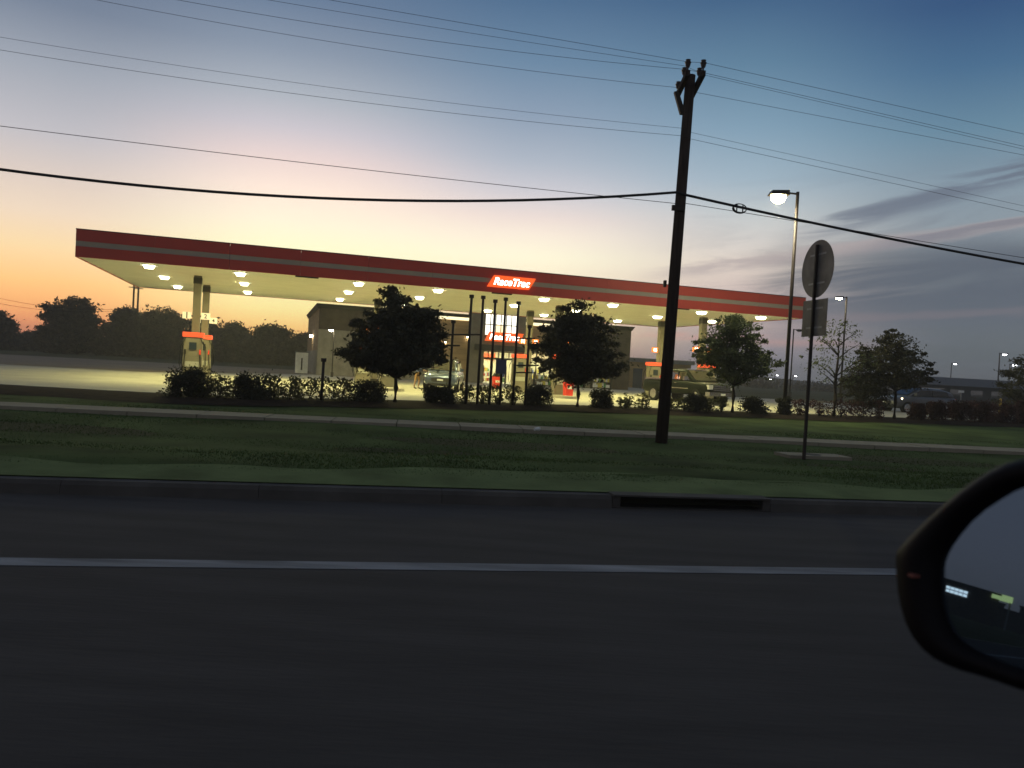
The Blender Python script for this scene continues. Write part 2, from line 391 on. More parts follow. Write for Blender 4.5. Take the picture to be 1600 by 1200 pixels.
# grass blades
def blades(n, seed, inside, hgt, wid):
    g = np.random.default_rng(seed); V = []; 
    uu = g.uniform(-15, 24, n*3); ns = KERB+.9+(g.uniform(0, 1, n*3)**1.4)*12
    out = []
    for u_, n_ in zip(uu, ns):
        p = un(u_, n_)
        if abs(p.x) > p.y*.74 or p.y > lot_edge(p.x)-2.5: continue
        q = p-p0; s_ = q.x*-sd.y+q.y*sd.x
        if -.66 < s_ < .66: continue
        out.append((p.x, p.y, verge_z(n_)-.01))
        if len(out) >= n: break
    B = np.array(out); m = len(B); th = g.uniform(0, 6.283, m); h = g.uniform(.4, 1, m)*hgt; wd = g.uniform(.6, 1, m)*wid
    dx = np.stack([np.cos(th)*wd, np.sin(th)*wd, 0*th], 1); ln = np.stack([g.normal(0, .5, m)*h, g.normal(0, .5, m)*h, h], 1)
    V = np.stack([B-dx, B+dx, B+ln], 1).reshape(-1, 3); Fc = np.arange(m*3).reshape(-1, 3)
    return V, Fc
V, Fc = blades(80000, 3, None, .038, .012)
tag(raw('grass', V, Fc, blade_m), 'short mown grass between kerb and planting bed', 'grass', kind='stuff')

# ------------------------------------------------------------------ foliage
def leaf_cloud(centres, radii, per, size, seed, flat=.0, fringe=.05):
    g = np.random.default_rng(seed)
    C = np.repeat(np.array(centres), per, 0); RD = np.repeat(np.array(radii), per, 0); m = len(C)
    d = g.normal(0, 1, (m, 3)); d /= np.linalg.norm(d, axis=1, keepdims=True); rr = g.uniform(.15, 1, (m, 1))**.6; rr = np.where(g.uniform(0, 1, (m, 1)) < fringe, rr*g.uniform(1.1, 1.9, (m, 1)), rr)
    P = C+d*rr*RD
    nrm = g.normal(0, 1, (m, 3)); nrm[:, 2] += flat; nrm /= np.linalg.norm(nrm, axis=1, keepdims=True)
    a_ = np.cross(nrm, g.normal(0, 1, (m, 3))); a_ /= np.linalg.norm(a_, axis=1, keepdims=True); b_ = np.cross(nrm, a_)
    s_ = size*g.uniform(.55, 1.25, (m, 1))
    V = np.stack([P-a_*s_, P+b_*s_*.45, P+a_*s_, P-b_*s_*.45], 1).reshape(-1, 3)
    return V, np.arange(m*4).reshape(-1, 4)
LEAF = {}
def leafmat(key, col, tr=.3):
    return mat('leaves_'+key, col, .7, .25, var=.5, scale=1.4, transl=tr)
oak = leafmat('oak', (.062, .06, .032)); oaklit = leafmat('lamplit_oak', (.10, .12, .05)); far_leaf = leafmat('far', (.115, .09, .05), .5); shrub_d = leafmat('dark_shrub', (.042, .044, .024)); shrub_l = leafmat('shrub', (.085, .085, .036), .45); shrub_r = leafmat('red_shrub', (.075, .035, .03)); olive = leafmat('olive', (.085, .08, .035))  # lamplight is put into the oaklit colour, haze into the raised far one
def tree(name, label, base, prof, trunk_r, m, seed, ncl=90, per=70, leaf=.075, cr=.38, trunk_top=.8, group=None, depth=.9, cat='tree', bark=None):
    # prof: list of (height, offset left, offset right) of the crown's outline
    rnd = random.Random(seed); t = thing(name, label, cat, base, 0, group)
    hs = [p[0] for p in prof]; lo, hi = hs[0], hs[-1]
    cen, rad, limbs = [], [], []
    hts = np.linspace(lo, hi, 40); wl = np.interp(hts, hs, [p[1] for p in prof]); wr = np.interp(hts, hs, [p[2] for p in prof]); wt = (wr-wl)**1.6+.02; wt /= wt.sum()
    g = np.random.default_rng(seed)
    for k_ in range(ncl):
        i = g.choice(40, p=wt); h = hts[i]+rnd.uniform(-.5, .5)*(hi-lo)/40
        c0 = (wl[i]+wr[i])/2; hw = max((wr[i]-wl[i])/2, .05)
        a_ = rnd.uniform(0, 6.283); q = rnd.uniform(.1, 1)**.55; r_ = cr*rnd.choice((.5, .7, .9, 1.15, 1.4))*min(1, .45+hw/1.2)
        e = max(hw-r_*.6, .02)
        if rnd.random() < .14: r_ *= .42; q = 1; e = hw*rnd.uniform(.98, 1.12)
        cen.append((c0+math.cos(a_)*q*e, math.sin(a_)*q*e*depth, h)); rad.append((r_*1.35, r_*1.35, r_*.62))
        if k_ % 5 == 0: limbs.append(cen[-1])
    V, Fc = leaf_cloud(cen, rad, per, leaf, seed, .8, .13)
    raw('crown', V, Fc, m, t)
    mb = MB(); th = lo+(hi-lo)*trunk_top
    tp = [(0, 0, -.1), (.02, 0, lo*.5), (-.02, .02, lo), (.03, 0, (lo+th)/2), (0, 0, th)]
    mb.tube(tp, [trunk_r*1.25, trunk_r, trunk_r*.85, trunk_r*.5, trunk_r*.15], 8)
    for e in limbs:
        s0 = max(lo*.85, e[2]-.55*math.hypot(e[0], e[1])-.2); s0 = min(s0, th)
        mb.tube([(0, 0, s0), (e[0]*.5, e[1]*.5, s0+(e[2]-s0)*.6), e], [trunk_r*.4, trunk_r*.26, trunk_r*.08], 5)
    mb.build('trunk', bark or bark_m, t, smooth=True)
    return t

def px_prof(base_px, d, zbase, rows):
    # outline given in photo rows at distance d: (y, x_left, x_right) -> (height, left, right) in metres
    b0 = at_d(base_px[0], base_px[1], d); out = []
    for y, xl, xr in sorted(rows, key=lambda r_: -r_[0]):
        l_, r_ = at_d(xl, y, d), at_d(xr, y, d); out.append((l_.z-zbase, l_.x-b0.x, r_.x-b0.x))
    return Vector((b0.x, d, zbase)), out

def bed(x): # spot in the planting bed in the photo column x
    d = 28.0
    for _ in range(20): d = lot_edge(at_x(x, d).x)-1.0
    p = at_x(x, d); p.z = .25; return p
GB = .25
for (px_, rows, m, seed, kw, lab) in (
  (620, [(584, 604, 640), (575, 578, 652), (565, 556, 676), (552, 536, 700), (538, 545, 704), (525, 552, 690), (510, 562, 694), (495, 568, 690), (485, 578, 682), (474, 585, 660), (462, 590, 634), (449, 602, 614)], oak, 11, dict(ncl=250, per=95, leaf=.085), 'dark bushy young tree before the left part of the shop, wider than tall'),
  (905, [(596, 898, 916), (588, 868, 955), (575, 852, 974), (560, 842, 980), (545, 838, 976), (528, 850, 966), (512, 856, 962), (498, 872, 950), (487, 880, 934), (478, 892, 926), (471, 905, 918)], oak, 12, dict(ncl=225, per=95, leaf=.085), 'dark round young tree hiding the right part of the shop'),
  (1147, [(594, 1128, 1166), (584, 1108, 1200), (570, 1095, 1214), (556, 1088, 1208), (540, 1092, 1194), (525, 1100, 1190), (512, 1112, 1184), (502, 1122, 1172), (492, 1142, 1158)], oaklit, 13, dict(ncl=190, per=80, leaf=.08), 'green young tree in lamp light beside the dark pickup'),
  (1400, [(602, 1382, 1440), (590, 1360, 1456), (575, 1346, 1450), (560, 1342, 1444), (545, 1352, 1436), (530, 1368, 1424), (517, 1390, 1408)], oak, 14, dict(ncl=130, per=75, leaf=.08), 'loose young tree standing before the grey car'),
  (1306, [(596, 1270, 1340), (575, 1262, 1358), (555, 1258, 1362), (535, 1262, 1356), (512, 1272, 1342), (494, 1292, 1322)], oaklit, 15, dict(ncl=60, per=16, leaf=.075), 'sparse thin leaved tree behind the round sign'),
):
    p = bed(px_); d = p.y
    base, prof = px_prof((px_, 620), d, GB, rows); base.x = p.x
    tree('young_tree', lab, base, prof, .085, m, seed, group='young trees along the planting bed', **kw)

def shrub(name, label, px_, ytop, w, m, seed, dense, group, leaf=.05, squash=1.0, dx=0, dd=0, zb=GB):
    p = bed(px_); p.y += dd; p.x += dx; p.z = zb-.02
    h = max(.35, at_d(px_, ytop, p.y).z-p.z)
    t = thing(name, label, 'shrub', p, random.uniform(0, 3), group)
    rnd = random.Random(seed); cen, rad = [], []
    n = 46 if dense else 26
    for k_ in range(n):
        a_ = rnd.uniform(0, 6.28); q = rnd.uniform(0, 1)**.5; z = rnd.uniform(.08, .95)*h; e = w/2*(1-.18*(z/h)**4)*squash*1.08
        r_ = .17*w*rnd.uniform(.8, 1.2)
        cen.append((math.cos(a_)*q*(e-r_*.6), math.sin(a_)*q*(e-r_*.6)*.7, min(z, h-r_*.6))); rad.append((r_, r_, r_))
    V, Fc = leaf_cloud(cen, rad, 85 if dense else 15, leaf*(1.0 if dense else 1.15), seed, .2); raw('foliage', V, Fc, m, t)
    mb = MB()
    for k_ in range(9 if dense else 7):
        c_ = cen[rnd.randrange(n)]; mb.tube([(c_[0]*.15, c_[1]*.15, 0), (c_[0]*.5, c_[1]*.5, c_[2]*.5), c_], [.016, .012, .005], 4)
    mb.build('stem', bark_m, t)
    return t
SG = 'shrubs in the planting bed'
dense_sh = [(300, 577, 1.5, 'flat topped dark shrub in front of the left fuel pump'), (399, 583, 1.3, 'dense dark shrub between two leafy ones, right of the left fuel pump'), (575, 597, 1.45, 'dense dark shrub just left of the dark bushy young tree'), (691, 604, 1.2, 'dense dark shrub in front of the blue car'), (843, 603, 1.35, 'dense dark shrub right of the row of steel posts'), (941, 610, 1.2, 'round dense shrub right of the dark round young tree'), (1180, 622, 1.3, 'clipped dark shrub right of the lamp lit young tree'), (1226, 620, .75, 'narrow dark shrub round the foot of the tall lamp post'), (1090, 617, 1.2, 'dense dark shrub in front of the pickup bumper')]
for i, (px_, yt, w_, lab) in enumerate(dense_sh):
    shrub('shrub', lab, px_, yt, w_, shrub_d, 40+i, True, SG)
loose = [(272, 585, .95), (318, 588, 1.0), (345, 586, 1.05), (372, 588, 1.0), (428, 588, 1.05), (455, 589, 1.0), (482, 590, 1.0), (508, 590, 1.0), (536, 592, .9), (733, 602, .9), (757, 604, .85), (781, 602, .9), (806, 603, .85), (980, 613, .9), (1006, 614, .95), (1050, 620, .9), (1075, 622, .9), (1108, 622, .85), (1130, 620, .6), (1252, 626, 1.0), (1282, 627, 1.1), (1315, 626, 1.1), (1346, 625, 1.1), (1374, 626, .9), (1436, 632, 1.0), (1466, 628, 1.2), (1500, 627, 1.3), (1534, 628, 1.3), (1568, 627, 1.3), (1600, 628, 1.3)]
where = ['leftmost leafy shrub of the planting bed, beside the bright open pavement', 'leafy shrub just right of the flat topped dark shrub', 'second leafy shrub right of the flat topped dark shrub', 'leafy shrub touching the left side of the dense shrub below the canopy', 'leafy shrub touching the right side of the dense shrub below the canopy', 'leafy shrub second to the right of the dense shrub below the canopy', 'leafy shrub below the left corner of the shop', 'leafy shrub in front of the left end wall of the shop', 'small leafy shrub left of the dense shrub by the bushy tree',
 'loose shrub at the foot of the leftmost tall steel posts', 'loose shrub between the second and third capped post', 'loose shrub below the grey plate on a steel post', 'loose shrub at the foot of the rightmost steel posts', 'loose leafy shrub right of the round dense shrub', 'loose leafy shrub left of the utility pole', 'loose leafy shrub right of the utility pole', 'low leafy shrub in front of the pickup door', 'low leafy shrub in front of the pickup grille', 'small leafy shrub left of the lamp lit tree trunk',
 'reddish shrub just right of the tall lamp post', 'reddish shrub below the rectangular sign plate', 'reddish shrub below the sparse tree', 'reddish shrub in front of the dark evergreen bush', 'reddish shrub left of the gap before the grey car', 'reddish shrub right of the gap before the grey car', 'reddish shrub below the tail of the grey car', 'reddish shrub third right of the gap', 'reddish shrub fourth right of the gap', 'reddish shrub left of the right edge, below the yellow post', 'reddish shrub cut by the right edge of the picture']
for i, (px_, yt, w_) in enumerate(loose):
    red = px_ > 1240; full = px_ > 1400
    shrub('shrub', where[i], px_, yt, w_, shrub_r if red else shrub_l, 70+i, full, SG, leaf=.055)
tree('evergreen_bush', 'tall dark evergreen bush behind the reddish shrubs', *(lambda bp: (bp[0], bp[1]))(px_prof((1350, 620), bed(1350).y+1.2, GB, [(632, 1318, 1386), (615, 1312, 1390), (595, 1312, 1390), (575, 1322, 1380), (562, 1332, 1366), (554, 1344, 1356)])), .05, shrub_d, 31, ncl=110, per=85, leaf=.06, cr=.3, cat='bush')
tree('roadside_tree', 'olive green tree cut by the right edge of the picture', *px_prof((1604, 625), 44, .1, [(640, 1568, 1650), (620, 1564, 1655), (600, 1563, 1655), (585, 1566, 1650), (570, 1575, 1640), (558, 1588, 1625)]), .1, olive, 32, ncl=120, per=60, leaf=.09, cr=.42)

# trees far behind the forecourt on the left
far = [(8, 118, [(552, -40, 30), (530, -40, 22), (510, -35, 18), (498, -30, 14), (489, -20, 6)], 'far tree cut by the left edge of the picture'),
 (48, 125, [(552, 18, 84), (540, 22, 80), (528, 30, 66), (522, 40, 56)], 'low far bush between the left edge and the largest far tree'),
 (120, 112, [(556, 72, 170), (540, 66, 172), (520, 66, 172), (500, 72, 168), (485, 76, 158), (475, 84, 148), (468, 110, 136)], 'largest far tree, left of the canopy corner'),
 (196, 118, [(558, 160, 236), (535, 164, 234), (510, 166, 232), (495, 172, 226), (486, 184, 214), (481, 192, 206)], 'far tree below the canopy corner with the brown poles behind'),
 (254, 116, [(560, 214, 300), (535, 216, 298), (510, 218, 292), (495, 228, 284), (487, 240, 266)], 'far tree left of the left fuel pump'),
 (316, 120, [(562, 276, 362), (540, 280, 360), (520, 286, 352), (506, 296, 340), (500, 306, 326)], 'far tree directly behind the left fuel pump'),
 (368, 118, [(565, 334, 408), (545, 338, 404), (528, 342, 394), (514, 350, 384), (508, 358, 370)], 'far tree just right of the left fuel pump'),
 (428, 114, [(567, 382, 476), (545, 386, 474), (530, 392, 464), (518, 402, 452), (511, 416, 440)], 'far tree nearest the left corner of the shop, with ragged top'),
 (476, 122, [(570, 446, 520), (550, 450, 518), (534, 458, 508), (524, 470, 495)], 'far tree half hidden by the left corner of the shop')]
for i, (px_, d, rows, lab) in enumerate(far):
    b0, pr = px_prof((px_, 548), d, .06, rows)
    tree('far_tree', lab, b0, [(max(h_, .3), l_, r_) for h_, l_, r_ in pr], .28, far_leaf, 200+i, ncl=230, per=85, leaf=.30, cr=1.15, depth=1.0, group='far trees beyond the side street')
# low dark scrub running along the horizon, a mass nobody could count
sc_c, sc_r = [], []
for i in range(260):
    x = random.uniform(-140, 150); d = 165+random.uniform(-8, 22)+abs(x)*.15; h = random.uniform(.8, 2.4)+(1.2 if x < -10 else .4)
    sc_c.append((x, d, h*.45)); sc_r.append((3.5, 2.5, h*.75))
V, Fc = leaf_cloud(sc_c, sc_r, 60, .42, 77); tag(raw('scrub', V, Fc, far_leaf), 'low dark line of scrub along the horizon', 'scrub', kind='stuff')
hb = MB(); xs = np.linspace(-480, 480, 60); hp = [(x, 350, -.5) for x in xs]+[(x, 365, 2.4+1.0*math.sin(x*.021)+.7*math.sin(x*.067)) for x in xs]+[(x, 420, -.5) for x in xs]
n_ = len(xs); hb.faces(hp, [(j*n_+i, j*n_+i+1, (j+1)*n_+i+1, (j+1)*n_+i) for j in range(2) for i in range(n_-1)])
tag(hb.build('hills', mat('far_woods', (.03, .035, .035), 1, .05, var=.3, scale=.05), smooth=True), kind='structure')

# ------------------------------------------------------------------ canopy
CA = R(17.4); E1 = Vector((math.cos(CA), math.sin(CA), 0)); E2 = Vector((-E1.y, E1.x, 0)); C0 = Vector((-18.15, 31.52, 0))
CL, CD, CZ, CT = 35.6, 15.2, 5.2, 6.33
def cw(s_, t, z=0): return C0+E1*s_+E2*t+Vector((0, 0, z))
def to_c(p): q = p-C0; return q.dot(E1), q.dot(E2)
can = thing('fuel_canopy', 'long red canopy with pale stripe over the fuel pumps', 'canopy', C0, CA)
MB().box(.06, CL-.06, .06, CD-.06, CZ+.03, CZ+.12).build('soffit', soffit_m, can)
MB().box(.08, CL-.08, .08, CD-.08, CT-.3, CT-.1).build('roof_deck', galv_m, can)
for (z0, z1, m, o_) in ((CZ, 5.645, red_m, 0), (5.645, 5.865, stripe_m, .012), (5.865, CT, red_m, 0)):
    nmn = 'stripe' if m is stripe_m else 'fascia_panel'
    # front and back panels run between the end panels
    nseg = 12; sl_ = CL/nseg
    for k_ in range(nseg):
        MB().box(k_*sl_+.004, (k_+1)*sl_-.004, 0+o_, .055, z0+.002, z1-.002).build(nmn, m, can)
    MB().box(.0, CL, CD-.055, CD-o_, z0+.002, z1-.002).build(nmn, m, can)
    MB().box(0+o_, .055, .058, CD-.058, z0+.002, z1-.002).build(nmn, m, can)
    MB().box(CL-.055, CL-o_, .058, CD-.058, z0+.002, z1-.002).build(nmn, m, can)
MB().box(-.01, CL+.01, -.01, .05, CT+.001, CT+.035).build('coping', trim_m, can)
MB().box(-.01, .05, .052, CD+.01, CT+.001, CT+.035).build('coping', trim_m, can)
for z in (5.45, 5.7, 5.95): MB().box(-.1, -.001, .5, .8, z, z+.12).build('bracket', trim_m, can)
# ceiling lamps: eight rows of three
lh = None
for s_ in (2.6, 6.35, 11.6, 15.4, 20.85, 24.65, 29.9, 33.65):
    for t in (1.2, 6.2, 11.8):
        if lh is None:
            lh = MB().box(-.34, .34, -.34, .34, -.03, -.002).build('ceiling_light', white_m, can)
            MB().hexa([(-.15, -.15, -.15), (.15, -.15, -.15), (.15, .15, -.15), (-.15, .15, -.15), (-.21, -.21, -.031), (.21, -.21, -.031), (.21, .21, -.031), (-.21, .21, -.031)]).build('lens', lens_m, lh)
            ld = bpy.data.lights.new('bulb', 'AREA'); ld.shape = 'SQUARE'; ld.size = .29; ld.energy = 205; ld.color = LAMPC
            lo_ = bpy.data.objects.new('bulb', ld); COL.objects.link(lo_); lo_.parent = lh; lo_.location = (0, 0, -.155)
            q = lh
        else: q = copy_part(lh, can)
        q.location = (s_, t, CZ+.03)
for s_ in (9.2, 18.3, 28.0): MB().box(s_-.5, s_+.5, .08, .2, CZ-.05, CZ+.028).build('downpipe_box', trim_m, can)
cols = [(s_, t) for s_ in (4.3, 13.6, 23.0, 32.1) for t in (4.6, 9.7)]
colp = None
for s_, t in cols:
    if colp is None:
        colp = MB().box(-.17, .17, -.17, .17, .30, CZ+.029).build('support_column', col_m, can)
        MB().box(-.25, .25, -.25, .25, .301, .55).build('base_collar', trim_m, colp)
        MB().box(-.19, .19, -.19, .19, CZ-.35, CZ-.05).build('head_band', trim_m, colp)
        q = colp
    else: q = copy_part(colp, can)
    q.location = (s_, t, 0)
# lit name sign on the fascia
def name_sign(parent, s_, y, z, wd, hg, slant, frac=.86, nm='name_sign'):
    h2 = hg/2; w2 = wd/2; sl2 = slant/2
    pl = [(-w2-sl2, -h2), (w2-sl2, -h2), (w2+sl2, h2), (-w2+sl2, h2)]
    o = MB().prism(pl, lambda p: (p[0], -.0, p[1]), lambda p: (p[0], -.12, p[1])).build(nm, signr_l, parent, loc=(s_, y, z))
    me, hh = text_mesh('RaceTrac', wd*frac); me.materials.clear(); me.materials.append(signw_l)
    tx = bpy.data.objects.new('lettering', me); COL.objects.link(tx); tx.parent = o; tx.location = (0, -.135, 0); tx.rotation_euler = (R(90), 0, 0)
    if hh > hg*.66: tx.scale.y = hg*.66/hh
    else: tx.scale.y = min(1.35, hg*.62/hh)
    return o
name_sign(can, 18.7, -.003, 5.73, 2.1, .56, .32)

# pump islands, dispensers, bins
wordm = mat('white_print', (.75, .72, .66), .5, .3)
yellow_m = mat('yellow_sticker', (.34, .33, .28), .5, .3)
screen_m = mat('pump_screen', (.02, .03, .04), .2, .5)
def dispenser(label, s_, t, num, lit):
    d = thing('fuel_pump', label, 'fuel pump', cw(s_, t, LOTZ+.14), CA, 'fuel pumps under the canopy')
    MB().box(-.42, .42, -.28, .28, 0, 1.0).build('lower_cabinet', col_m, d)
    MB().box(-.40, .40, -.24, .24, 1.003, 1.95).build('upper_cabinet', col_m, d)
    MB().box(-.46, .46, -.30, .30, 1.953, 2.17).build('valance', valance_l, d)
    for sx_ in (-1, 1):
        sc_ = MB().box(-.16, .16, -.02, .02, 1.35, 1.7).build('screen', screen_m, d, loc=(0, sx_*.262, 0))
        MB().box(-.3, .3, -.015, .015, .55, .8).build('sticker', yellow_m, d, loc=(0, sx_*.297, 0))
        for k_ in (-1, 1):
            hx = k_*.33; y = sx_*.26
            hz = MB().tube([(hx, y, 1.9), (hx+k_*.18, y+sx_*.1, 1.5), (hx+k_*.22, y+sx_*.13, .7), (hx+k_*.12, y+sx_*.12, .35), (hx+k_*.02, y+sx_*.08, .75), (hx, y+sx_*.05, 1.15)], .022, 6).build('hose', rubber_m, d, smooth=True)
            MB().box(hx-.035, hx+.035, y-.02+sx_*.03, y+.05+sx_*.04, 1.12, 1.36).build('nozzle', redp_m if k_ > 0 else rubber_m, hz)
    return d
def trash_bin(label, s_, t):
    d = thing('trash_bin', label, 'trash bin', cw(s_, t, LOTZ+.14), CA, 'red bins on the pump islands')
    MB().hexa([(-.2, -.2, 0), (.2, -.2, 0), (.2, .2, 0), (-.2, .2, 0), (-.23, -.23, .72), (.23, -.23, .72), (.23, .23, .72), (-.23, .23, .72)]).build('bin_body', redp_m, d)
    MB().box(-.13, .13, -.012, 0, .36, .5).build('label_plate', wordm, d, loc=(0, -.222, 0))
    MB().hexa([(-.24, -.24, .723), (.24, -.24, .723), (.24, .24, .723), (-.24, .24, .723), (-.14, -.14, .93), (.14, -.14, .93), (.14, .14, .93), (-.14, .14, .93)]).build('bin_lid', rubber_m, d)
    return d
isl_names = ['leftmost pump island', 'island behind the bushy tree', 'island behind the round tree', 'rightmost pump island']
flag_m = mat('pump_flag_face', (.75, .72, .62), .4, .3, emit=(1, .8, .5), es=.35)
flago_m = mat('pump_flag_orange', (.75, .2, .05), .4, .3, emit=(1, .22, .03), es=.8)
num = 1
for i, s_ in enumerate((4.3, 13.6, 23.0, 32.1)):
    isl = MB(); poly = [(s_+.62*math.cos(a_), 7.1+5.6*(1 if math.sin(a_) > 0 else -1)*0+ (4.6 if math.sin(a_) > 0 else -4.6)+.62*math.sin(a_)) for a_ in [2*math.pi*k_/20 for k_ in range(20)]]
    isl.prism(poly, lambda p: (p[0]-s_, p[1], LOTZ-.02), lambda p: (p[0]-s_, p[1], LOTZ+.14))
    il = isl.build('pump_island', lot_m, None, loc=cw(s_, 0)); il.rotation_euler.z = CA; tag(il, 'raised concrete kerb under the pumps of the '+isl_names[i], 'pump island', 'pump islands')
    for j, t in enumerate((4.6, 9.7)):
        ds = -.0 if i == 0 else -.75
        lab = 'red topped pump, %s, %s' % ('near end' if j == 0 else 'far end', isl_names[i])
        dispenser(lab, s_+ds*(j == 1), t-(.85 if i == 0 else .7), num, i != 0)
        for side in (-1, 1):
            fl = thing('pump_number_sign', 'number %d sign, %s side, %s column of the %s' % (num, 'left' if side < 0 else 'right', 'near' if j == 0 else 'far', isl_names[i]), 'number sign', cw(s_+side*.42, t-.05, 3.15), CA, 'pump number signs on the columns')
            MB().box(-.2, .2, -.06, .06, 0, .32).build('sign_box', flag_m if i == 0 else flago_m, fl)
            me, hh = text_mesh(str(num), .05 if num in (1,) else (.13 if num < 10 else .2), 0, .01, .01); me.materials.clear(); me.materials.append(trim_m if i == 0 else signw_l)
            tx = bpy.data.objects.new('numeral', me); COL.objects.link(tx); tx.parent = fl; tx.location = (0, -.068, .16); tx.rotation_euler = (R(90), 0, 0)
            MB().box(-.03, .03, -.03, .03, .1, .18).build('mount', trim_m, fl, loc=(-side*.22, 0, 0))
            num += 1
def to_bin(px_, py_):
    return to_c(at_z(px_, py_, LOTZ+.14))
trash_bin('red bin with white label near the dark round tree trunk', 23.0+.1, 2.9)
trash_bin('red bin with white label before the shop entrance', 21.2, 10.2)
trash_bin('red bin with white label left of the utility pole', 31.0, 8.0)

# ------------------------------------------------------------------ shop
SP = Vector((-15.807, 62, 0)); SZ = .2; SW, SD, SHH = 27.7, 20.0, 5.9
shop = thing('petrol_shop', 'brown and grey fuel station shop with lit entrance tower under the canopy', 'shop', SP, CA)
# walls
MB().box(0, .3, .3, SD, 2.2, SHH).build('wall', brown_m, shop)            # left end
MB().box(-.04, .34, .3, SD, LOTZ, 2.19).build('stone_base', stone_m, shop)
MB().box(SW-.3, SW, .3, SD, LOTZ, SHH).build('wall', darkb_m, shop)
MB().box(.3, SW-.3, SD-.3, SD, LOTZ, SHH).build('wall', darkb_m, shop)
MB().box(0, 5.2, 0, .28, 3.9, SHH).build('wall', darkb_m, shop)
MB().box(0, 5.2, -.03, .28, LOTZ, 3.89).build('stone_base', stone_m, shop)
MB().box(5.21, 9.9, 0, .28, 3.4, SHH).build('wall', brown_m, shop)
MB().box(5.21, 9.9, 0, .28, LOTZ, 1.0).build('wall', stone_m, shop)
MB().box(9.91, 12.49, 0, .28, LOTZ, SHH).build('wall', brown_m, shop)
MB().box(17.41, 25.2, 0, .28, 3.2, SHH).build('wall', brown_m, shop)
MB().box(17.41, 25.2, 0, .28, LOTZ, .75).build('wall', stone_m, shop)
MB().box(25.21, SW, 0, .28, LOTZ, SHH).build('wall', darkb_m, shop)
MB().box(.3, SW-.3, .3, SD-.3, SHH-.35, SHH-.2).build('roof', galv_m, shop)
for (x0, x1, y0, y1) in ((-.25, 12.45, -.25, .1), (17.45, SW+.25, -.25, .1), (-.25, .1, .11, SD), (SW-.1, SW+.25, .11, SD)):
    MB().hexa([(x0+.2, y0+.2, SHH-.32), (x1-.2, y0+.2, SHH-.32), (x1-.2, y1, SHH-.32), (x0+.2, y1, SHH-.32), (x0, y0, SHH+.05), (x1, y0, SHH+.05), (x1, y1, SHH+.05), (x0, y1, SHH+.05)]).build('cornice', trim_m, shop)
MB().box(6.4, 12.4, -.16, -.055, 5.42, 5.66).build('light_band', band_l, shop)
MB().box(17.5, 21.4, -.16, -.055, 5.42, 5.66).build('light_band', band_l, shop)
# tower: piers with the lit window between them
for x0, x1 in ((12.5, 13.78), (16.62, 17.4)): MB().box(x0, x1, -.45, .6, LOTZ, 7.2).build('tower_pier', tower_m, shop)
MB().box(13.79, 16.61, -.4, .6, 6.25, 7.2).build('tower_head', tower_m, shop)
MB().box(12.4, 17.5, -.55, .7, 7.21, 7.4).build('tower_coping', trim_m, shop)
MB().box(13.79, 16.61, -.3, .3, 2.98, 4.32).build('tower_spandrel', tower_m, shop)
wf = MB()
pw = (16.61-13.79)/6
for k_ in range(1, 6): wf.box(13.79+pw*k_-.035, 13.79+pw*k_+.035, -.3, -.2, 4.33, 6.24)
uw = wf.build('tower_window', trim_m, shop)
MB().box(13.80, 16.60, -.285, -.215, 5.2, 5.27).build('glazing_bar', trim_m, uw)
for k_ in range(6):
    for z0, z1 in ((4.34, 5.195), (5.275, 6.24)):
        MB().box(13.79+pw*k_+.037, 13.79+pw*(k_+1)-.037, -.26, -.24, z0, z1).build('pane', pane_l if not (k_ in (2, 3) and z0 < 5) else band_l, uw)
name_sign(shop, 15.45, -.58, 4.2, 3.1, .78, .35, nm='shop_sign', frac=.86)
MB().box(17.1, 18.3, -.2, -.02, 3.85, 4.25).build('small_sign', signr_l, shop)
MB().hexa([(12.9, -1.9, 2.98), (18.2, -1.9, 2.98), (18.2, -.46, 2.98), (12.9, -.46, 2.98), (12.9, -1.8, 3.45), (18.2, -1.8, 3.45), (18.2, -.46, 3.5), (12.9, -.46, 3.5)]).build('entrance_awning', trim_m, shop)
MB().box(5.4, 9.7, -1.0, -.02, 3.05, 3.2).build('side_awning', trim_m, shop)
# entrance: transom with red panels, header, doors
ef = MB(); ef.box(13.79, 16.61, -.1, .05, 2.25, 2.42).box(13.79, 16.61, -.1, .05, 2.9, 2.97)
for x in (13.83, 14.55, 15.2, 15.9, 16.57): ef.box(x-.04, x+.04, -.1, .05, LOTZ, 2.249)
for k_ in range(1, 6): x = 13.79+pw*k_; ef.box(x-.03, x+.03, -.1, .05, 2.421, 2.899)
ent = ef.build('entrance', trim_m, shop)
for k_ in range(6): MB().box(13.79+pw*k_+.032, 13.79+pw*(k_+1)-.032, -.03, -.01, 2.42, 2.9).build('transom_pane', glass_s, ent)
for x0, x1 in ((13.87, 14.51), (14.59, 15.16), (15.24, 15.86), (15.94, 16.53)): MB().box(x0+.002, x1-.002, -.03, -.012, LOTZ+.02, 2.248).build('door_pane', glass_s, ent)
